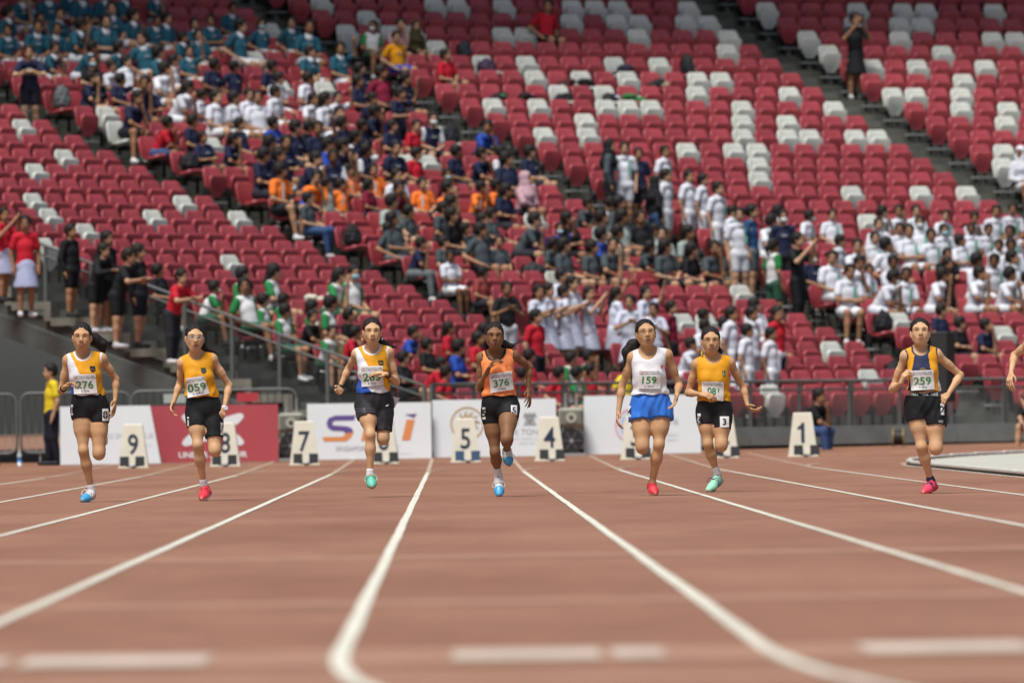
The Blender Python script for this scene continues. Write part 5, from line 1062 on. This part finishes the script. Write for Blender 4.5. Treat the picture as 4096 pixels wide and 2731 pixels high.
def seat_person(x, y, code):
    c, t, fl = code[0], code[1], code[2:]
    d = (HPX[:,0]-x)**2+((HPX[:,1]-y)*1.15)**2
    for j in np.argsort(d)[:8]:
        s = SEATS[j]
        if not s['occ']: break
    s['occ'] = True; ph = s['ph']; p = bowl(s['r'], ph, zf(s['k'])); ppm = FPX/p.y
    sh = max(-.16, min(.16, (x-HPX[j,0])/ppm/math.cos(ph))); ph2 = ph-sh/s['r']
    sc = 1+max(-.09, min(.12, -(y-HPX[j,1])/ppm/1.12)); pose = 's3' if 'F' in fl else 's4' if 'P' in fl or 'U' in fl else random.choice(['s0','s1','s5','s2','s6','s0','s5','s3'])
    bt = random.uniform(-14, 14)+({'r': 14, 'l': -22, 'f': -10}.get(t, 0))
    M = Matrix.Translation(bowl(s['r'], ph2, zf(s['k']))) @ Matrix.Rotation(ph2, 4, 'Z') @ Matrix.Translation((0,-.22,0)) @ Matrix.Rotation(R(bt), 4, 'Z') @ Matrix.Translation((0,0,.45)) @ Matrix.Rotation(R(random.uniform(-5,7)), 4, 'X') @ Matrix.Rotation(R(random.uniform(-6,6)), 4, 'Y') @ Matrix.Translation((0,.22,-.45))
    person(c, TURN.get(t, 0)-bt*.6+random.uniform(-14, 14), pose, fl, M, sc, s['lab'])
def beside(k, ph):
    c = [s for s in SEATS if s['k'] == k]
    return 'by the end stair' if not c else 'by '+min(c, key=lambda s: abs(s['ph']-ph))['lab'].split(', ')[1]
def stand_person(x, y, code, roff=-.36):
    c, t, fl = code[0], code[1], code[2:]
    base = 1.455*(1.04 if 'A' in fl else 1.0); best = None
    for k in range(0, NROW-1):
        r = R0+TR*k+roff; ph = .7
        for _ in range(8):
            q = to_px(*bowl(r, ph, zf(k)+base)); ph -= (x-q[0])/(225*r*math.cos(ph))
        e = abs(q[1]-y)
        if best is None or e < best[0]: best = (e, k, r, ph, q[1])
    e, k, r, ph, qy = best; p = bowl(r, ph, zf(k)); sc = (base-(y-qy)/(FPX/p.y))/1.455
    ang = {'f': 10, 'r': 58, 'R': 90, 'l': -70, 'a': 150, 'c': 40, 'b': 120}[t]
    pose = 'u2' if 'B' in fl else 'u3' if 'C' in fl else 'u4' if 'E' in fl else 'u5' if 'U' in fl else 'u0'
    M = Matrix.Translation(p) @ Matrix.Rotation(R(ang+random.uniform(-10, 10)), 4, 'Z')
    person(c, random.uniform(-18, 18), pose, fl+('P' if 'B' in fl or 'U' in fl else ''), M, sc, '%s row up, %s' % (nth(k+1), beside(k, ph)))
def crowd(ox, oy, sc, txt):
    for tok in txt.split():
        a, b, code = tok.split(',')
        x, y = ox+float(a)/sc, oy+float(b)/sc
        (stand_person if 'S' in code[2:] else seat_person)(x, y, code)
K1 = 2.296
crowd(0, 0, K1, '270,30,Tf 60,110,Tr 300,150,Tf 480,130,Tf 600,145,Tr 1000,60,Tf 1200,140,Tr 1410,195,Tf 1510,170,Tc 1755,205,Tf 1940,195,Tf 2105,80,Tf 2175,235,Tr 60,275,Tf 335,240,Tf 470,260,Tf 800,180,Tf 945,195,Tf 1340,345,Tl 1675,345,Tr 1880,320,Tf 670,400,TrF 1080,440,Tr 1460,470,Tr 1745,490,TfU 415,410,TfF 180,-60,Tf 440,-50,Tf 560,-70,Tr 700,-60,Tf 920,-60,Tf 1130,-60,Tr 1390,-60,Tf')
crowd(0, 0, K1, '260,440,NfSEzq 815,570,Kfm 770,700,Nr 880,740,Nrh 1100,740,NrU 1240,740,Nf 1370,800,Nfm 1930,590,Nrd 2120,610,Nrq 1150,870,Ncz 980,580,Ws 1180,560,Wrn 1420,620,Wrn 1580,560,Wrn 1510,770,Wrhn 1830,890,Wrn 1940,880,Wcn 2140,900,Wrn 2320,870,Wfn 1425,1100,RrAJ 1770,1110,Nr 1890,1260,Ncq 2080,1260,Nrh 2240,1130,Nr'.replace('Ws','Wcn'))
crowd(1024, 0, K1, '60,220,Tfm 320,210,Tf 430,220,Tf 470,470,Tr 740,450,TfU 105,600,Nr 165,720,Wrn 150,840,Wrn 20,850,Wfn 440,720,Wrn 480,890,Wchn 610,910,Wrhn 750,900,WfhnU 690,1010,Nf 980,620,Nr 1000,740,Nr 960,880,Nr 1160,610,Mr 1050,240,Gfm 1260,210,pf 1290,340,ofAq 1460,240,Vfj 1750,500,RrA 1340,720,Nr 1300,850,NrSU 970,990,Nr 1100,1040,Br 1230,1150,Nrq 1440,1150,Rf 1570,1090,Nfms 2040,1130,Bfh 160,1130,Br 330,1170,Nr 440,1180,Kr 570,1180,NfU 800,1130,Nr 970,1150,Nr 60,1300,Nrh 250,1310,Nf 500,1280,BrF 640,1290,Nr 920,1250,Nrhs 30,1420,Nr 170,1400,Nc 390,1400,Nr 660,1420,Nfsd 770,1400,Nr 1010,1380,NrUs 1240,1360,Nf 1450,1410,Rr 1830,1390,Nr 1950,1390,Nr 2130,1390,Nrs 2310,1420,Nr')
crowd(2048, 0, K1, '880,1340,gRSj 1020,1360,WfSA 1150,1410,NfS 1390,1390,WrS 270,50,Rfh 180,1390,Nr')
crowd(3072, 0, K1, '790,170,KfSABk 2345,1400,Wfjn')
crowd(0, 683, K1, '20,400,RrSkwyB 220,480,RfSkw 635,550,KrSL 860,690,KrSEL 970,620,KrS 1060,740,KrSE 1260,740,KrSLz 1370,930,KrE 1565,930,RrSEt 1740,1140,Gam 2230,950,Gr 2290,1020,Gf'.replace('KrE','Kr').replace('Gam','Grm'))
crowd(1024, 683, K1, '130,930,Grh 640,940,Grh 860,940,Gfm 130,-10,Or 460,20,Of 780,120,Or 870,20,Or 1100,10,Of 1500,120,Of 1680,140,Or 1990,130,Or 2080,110,Or 660,110,lr 1300,40,Wcn 1030,120,Mrh 1230,120,Mfh 1340,250,Yr 1240,280,lr 1280,440,gr 1410,370,gr 1670,340,gr 1800,290,Kr 1770,390,Kr 490,290,grJt 1220,530,gret 1430,650,Nret 1750,650,gr 1920,530,gr 2060,540,gr 2210,650,gf 1780,790,Wfnd 2030,930,ur 2290,1080,KfSCAw 2070,450,gr 2180,390,gr 2250,180,Nrh 1700,30,Mfm')
crowd(2048, 683, K1, '80,60,prj 570,270,gr 810,270,Krs 950,290,gr 40,420,gr 220,490,Pfm 460,540,BfmU 530,440,Kr 860,420,lr 1010,420,lrh 1180,430,Kfh 1300,100,KbSjJ 1400,40,WrS 1610,50,WrS 1740,80,WrS 1880,160,WrS 2010,370,WrSm 2080,400,WfS 2190,370,crSAe 2270,440,Wr 320,660,grh 490,680,grh 710,700,gr 840,670,gf 890,560,lr 720,560,Br 1160,700,grh 1170,550,lr 1310,580,lf 1380,690,grh 1480,560,lrh 1600,720,Krh 1730,690,gfh 230,1110,DrSkyC 320,1090,DrSkC 440,960,DrSkC 460,1110,DrSkC 540,1030,DrSkC 690,1120,DrSkhB 930,1120,DbSkhU 1070,1200,DfSkC 1200,1110,DrSkhU 1290,1270,DfSkC 1450,1250,MrS')
crowd(3072, 683, K1, '80,370,Wr 130,420,NfSm 330,410,Wrm 580,410,Wf 40,680,GbSy 260,630,KrSAtB 400,800,Nfm 985,360,WrF 1010,490,Wf 1165,360,Wf 1370,370,Wf 1385,470,Wfm 1200,540,Wf 1320,560,Wf 1580,420,Wf 1530,590,Wf 1610,540,Wfm 1860,400,Wf 2060,370,Wf 2210,350,Wf 1850,530,Wfd 1770,640,Wr 2030,660,WfF 2220,560,Wfd 1940,580,Wf 2230,680,Wfd 2270,780,Wr 620,640,Wr 740,680,Wf 940,620,Wf 1110,640,Wr 560,770,Wf 740,770,Wf 630,910,Wf 760,910,Wf 960,900,Wrm 1040,810,Wfd 1220,950,Wfd 1480,930,Wr 1870,810,Wr 2070,820,Wfd 1860,930,Wr 2160,930,WrF 2250,960,WrF 1640,770,Kf 1640,850,KrSA 1600,1280,Nr 1750,1400,Kr 1970,1400,Nr 70,1320,RrS')
crowd(1000, 1200, 3.136, '60,180,Gr 280,140,Gr 410,80,Gr 850,90,Gr 960,40,Gr 640,400,GfF 1130,380,Rr 1220,330,Kr 910,880,Rr 1870,380,BcA 1900,720,Kr 2270,560,Kr')
crowd(500, 1150, 3.136, '1440,210,Gr 1480,610,KfF 1590,700,KfF')
crowd(1600, 1200, 3.136, '600,350,Rrh 700,590,Br 790,760,Rr 300,900,Rr 450,900,Rr 1000,340,Kr 1000,480,Rr 1690,200,RrS 1670,690,Rr 1540,930,Rr 2090,730,Gr 2240,680,Gr 2060,920,Rr 2170,890,Gr')
crowd(2150, 1150, 3.136, '650,1040,Rr 1110,1000,Yr 1800,680,Wrn 1200,500,Wrhn')
crowd(2700, 1200, 3.136, '360,200,Wrn 370,330,Wrn 590,290,Wrn 690,170,WrnS 950,170,WrnS 1030,60,Wrn 1150,260,Mr 1270,160,RrSw 890,380,WrnS 1190,420,WrnS 700,680,Wrn')
# people on the ground: the marshal, and two crouching by the stand
def ground_person(x, y, d, code, ang, pose, dz=0.0, sc=None):
    g0 = from_px(x, y, d); c, fl = code[0], code[2:]
    M = Matrix.Translation((g0.x, d, gz(g0.x, d)+dz)) @ Matrix.Rotation(R(ang), 4, 'Z'); return person(c, 0, pose, fl, M, sc or 1.08, 'on the track')
o_ = ground_person(205, 1860, 132.9, 'QrAtz', -75, 'u0', sc=1.0); tag(o_, 'marshal in yellow polo shirt and dark trousers standing by the barriers', 'person'); del o_['group']
o_ = ground_person(3170, 1790, 136.5, 'KrAtJ', 60, 's3', -.22, 1.0); tag(o_, 'person in black shirt and blue jeans sitting low behind lane box one', 'person'); del o_['group']
o_ = ground_person(4215, 1790, 136.0, 'KrA', -60, 's3', -.22, 1.0); tag(o_, 'person in black crouching by the front railing past the last runner', 'person'); del o_['group']
# ------------------------------------------------------------------ bags and clothing left on the seats
BAGC = tintmat('bag_by_colour', .7, .2, 14)
def bag(ox, oy, sc, x, y, size, col, name, label, acc=None):
    X, Y = ox+x/sc, oy+y/sc; best = None
    for s in SEATS:
        px = to_px(*bowl(s['r']-.25, s['ph'], zf(s['k'])+.55)); e = (px[0]-X)**2+(px[1]-Y)**2
        if best is None or e < best[0]: best = (e, s)
    s = best[1]; M = Matrix.Translation(bowl(s['r'], s['ph'], zf(s['k'])+.43)) @ Matrix.Rotation(s['ph'], 4, 'Z') @ Matrix.Translation((random.uniform(-.05,.05),-.27,0)); s['open'] = True
    root = empty(name, label=label, cat=name.replace('_', ' '), group=name.replace('_', ' ')+'s left on seats'); root.matrix_world = M
    w, h = size; P = []
    if name == 'backpack': P = [Ee((0,0,h*.45), (w*.5,.13,h*.5), .04), Ee((0,-.09,h*.33), (w*.38,.07,h*.26), .03), Cc((-.05,.02,h*.92), (.05,.02,h*.92), .03, .03, .02)]
    else:
        r_ = random.Random(int(X)); P = [Ee((r_.uniform(-.12,.12), r_.uniform(-.08,.05), .05+.05*i), (r_.uniform(.10,.2)*w/.4, .12, r_.uniform(.05,.09)), .04) for i in range(3)]
    F = fld_for(P, .018, .03); smooth_fields(F, lambda X, Y, Z: .012*np.sin(X*38+Z*20)*np.sin(Y*33+Z*41)); V, Q = F.mesh(); o = link('bag_body' if name == 'backpack' else 'cloth_heap', mesh(name, V, Q, [BAGC], smooth=True), root); o.color = (*col, 1)
    if name == 'backpack':
        q = MB(); 
        for sx in (-1, 1): q = MB(); q.tube([(sx*w*.25,.11,h*.85),(sx*w*.3,.16,h*.5),(sx*w*.28,.12,h*.12)], .018, 6); k = q.build('strap', SBLK, root, smooth=True)
        q = MB(); q.tube([(-.04,.03,h*.96),(0,.03,h*1.06),(.04,.03,h*.96)], .010, 6); q.build('grab_handle', SBLK, root, smooth=True)
    if acc: F = fld_for([Ee((.06,-.04,.12), (.10,.09,.06), .02)], .018, .03); V, Q = F.mesh(); o = link('cloth_fold', mesh('cloth_fold', V, Q, [BAGC], smooth=True), root); o.color = (*acc, 1)
BK = (.014,.015,.018)
for x, y, c, a, t in ((390,730,(.06,.012,.016),None,'dark maroon'),(700,740,BK,None,'crumpled black'),(1000,720,(.03,.035,.06),(.03,.20,.08),'navy and green'),(1300,730,BK,None,'flat black'),(140,850,BK,(.5,.56,.52),'black and white'),(570,850,BK,(.05,.2,.09),'black with green edge'),(960,840,BK,(.45,.48,.62),'black and lilac'),(1180,840,(.03,.16,.05),(.5,.55,.5),'green and white'),(1350,830,(.42,.36,.26),None,'beige')): bag(2048, 0, K1, x, y, (.4,.2), c, 'clothing_heap', t+' clothes heaped on a seat in the half-empty block', a)
bag(2048, 0, K1, 1530, 660, (.24,.44), (.02,.024,.028), 'backpack', 'dark backpack upright among clothes on the white seats', (.35,.42,.40))
bag(0, 0, K1, 490, 930, (.34,.48), (.10,.115,.12), 'backpack', 'grey backpack by the aisle below the standing navy boy')
bag(0, 0, K1, 1680, 1520, (.40,.36), BK, 'backpack', 'black backpack beside the seated boy in navy with pale print')
bag(1024, 0, K1, 1860, 520, (.26,.36), (.02,.03,.04), 'backpack', 'dark round-topped backpack beside the adult in red')
bag(1024, 0, K1, 2080, 690, (.4,.3), (.05,.03,.06), 'backpack', 'purple-grey backpack on a seat in front of white seats')
bag(1024, 0, K1, 2170, 880, (.4,.3), BK, 'clothing_heap', 'black and green clothes hung over a white seat', (.06,.30,.12))
bag(1024, 0, K1, 1810, 1340, (.34,.44), (.015,.017,.022), 'backpack', 'dark backpack between white seats and the blue-shirted girl')
bag(1024, 683, K1, 240, 320, (.40,.46), (.016,.018,.02), 'backpack', 'black backpack on an aisle seat next to a blue bag')
bag(1024, 683, K1, 370, 330, (.32,.36), (.02,.08,.42), 'backpack', 'bright blue backpack beside the black one by the aisle')
bag(1024, 683, K1, 810, 630, (.34,.42), BK, 'backpack', 'black backpack on an opened aisle seat above the slope')
bag(1024, 683, K1, 470, 1180, (.4,.2), (.55,.52,.42), 'clothing_heap', 'cream towel heaped on a seat among green-sleeved children')
bag(2048, 683, K1, 70, 870, (.5,.26), (.03,.033,.035), 'backpack', 'dark holdall lying in front of the slate shirted row')
bag(3072, 683, K1, 1110, 1390, (.38,.42), BK, 'backpack', 'black backpack on an opened seat below the white-shirted block')
bag(3346, 1200, 2.613, 550, 760, (.34,.26), BK, 'backpack', 'small black backpack low behind the front railing')
# black flight case standing on the terrace, and the mid-aisle handrail plates
p = from_px(3745, 1400, 141.0); fc = empty('speaker_case', (p.x, 141.0, zf(2)-.02), R(-20), label='tall black speaker case standing among the lower seats', cat='case')
q = MB(); q.box((0,0,.58), (.50,.40,1.16), b=.02); q.build('case_body', SBLK, fc); q = MB(); q.box((0,-.207,.58), (.44,.012,1.06)); q.build('case_grille', mat('case_grille', (.02,.021,.023), .8, bump=.6, bs=150), fc)
p = from_px(3590, 1775, 136.5); rl = empty('cable_reel', (p.x, 136.5, gz(p.x, 136.5)), R(84), label='black and yellow cable reel standing by the stand fascia', cat='cable reel')
for y in (-.08, .08): q = MB(); q.tube([(0,y-.008,.17),(0,y+.008,.17)], .155, 20); q.build('flange', mat('reel_yellow', (.30,.19,.02), .5), rl)
q = MB(); q.tube([(0,-.07,.17),(0,.07,.17)], .12, 18); q.build('cable_drum', SBLK, rl)
# ------------------------------------------------------------------ place the seats (people have claimed theirs by now)
def seat_frame(s):     # matrix: local y = uphill, z = up, origin on the tread
    return Matrix.Translation(bowl(s['r'], s['ph'], zf(s['k']))) @ Matrix.Rotation(s['ph'], 4, 'Z')
vis = sorted([s for s in SEATS if not s['occ'] and in_frame(bowl(s['r'], s['ph'], ztop(s['k'])), 0)], key=lambda s: bowl(s['r'], s['ph']).y)
near = {id(s) for s in vis[:300]}
sV, sF, sM = [], [], []; nv = 0
for s in SEATS:
    M = seat_frame(s); c = 'w' if s['white'] else 'r'; pan_me = me_o if s['occ'] or s.get('open') else me_p
    if id(s) in near:
        lab = 'empty '+('white' if c == 'w' else 'red')+(' opened seat holding a bag, ' if s.get('open') else ' folded seat, ')+s['lab']
        o = empty('stadium_seat', label=lab, cat='seat', group=('white' if c == 'w' else 'red')+' empty seats'+(' by the aisle' if s['end'] else '')); o.matrix_world = M
        for nm, me in (('backrest', me_b[c]), ('seat_pan', pan_me[c]), ('bracket', me_k)): link(nm, me, o)
    else:
        Mn = np.array(M)[:3]
        for Vs, Fs, mi in ((bV, bF, 0 if c == 'r' else 1), (oV if s['occ'] or s.get('open') else pV, pF, 0 if c == 'r' else 1), (np.array(kb2.V), kb2.F, 2)):
            W = Vs @ Mn[:,:3].T + Mn[:,3]; sV.append(W); sF += [tuple(i+nv for i in f) for f in Fs]; sM += [mi]*len(Fs); nv += len(W)
fF = np.array(sF, np.int32)
link('seat_rows', mesh('seat_rows', np.concatenate(sV), fF, [SRED, SWHT, SBLK], sM, smooth=True), kind='stuff', label='rows of red and white tip-up seats rising up the stand', cat='seats')
# footplates and floor boxes at the aisle ends
for s in SEATS:
    if s['end'] and s['k'] > 0 and s['ph'] < PH_E-.05:
        M = seat_frame(s); mb = MB(); mb.box((0,-.12,.17), (.40,.20,.035)); mb.box((.0,-.10,.08), (.07,.07,.16))
        o = mb.build('footplate', PLATE); o.matrix_world = M; o.parent = gs; o.matrix_parent_inverse = GI
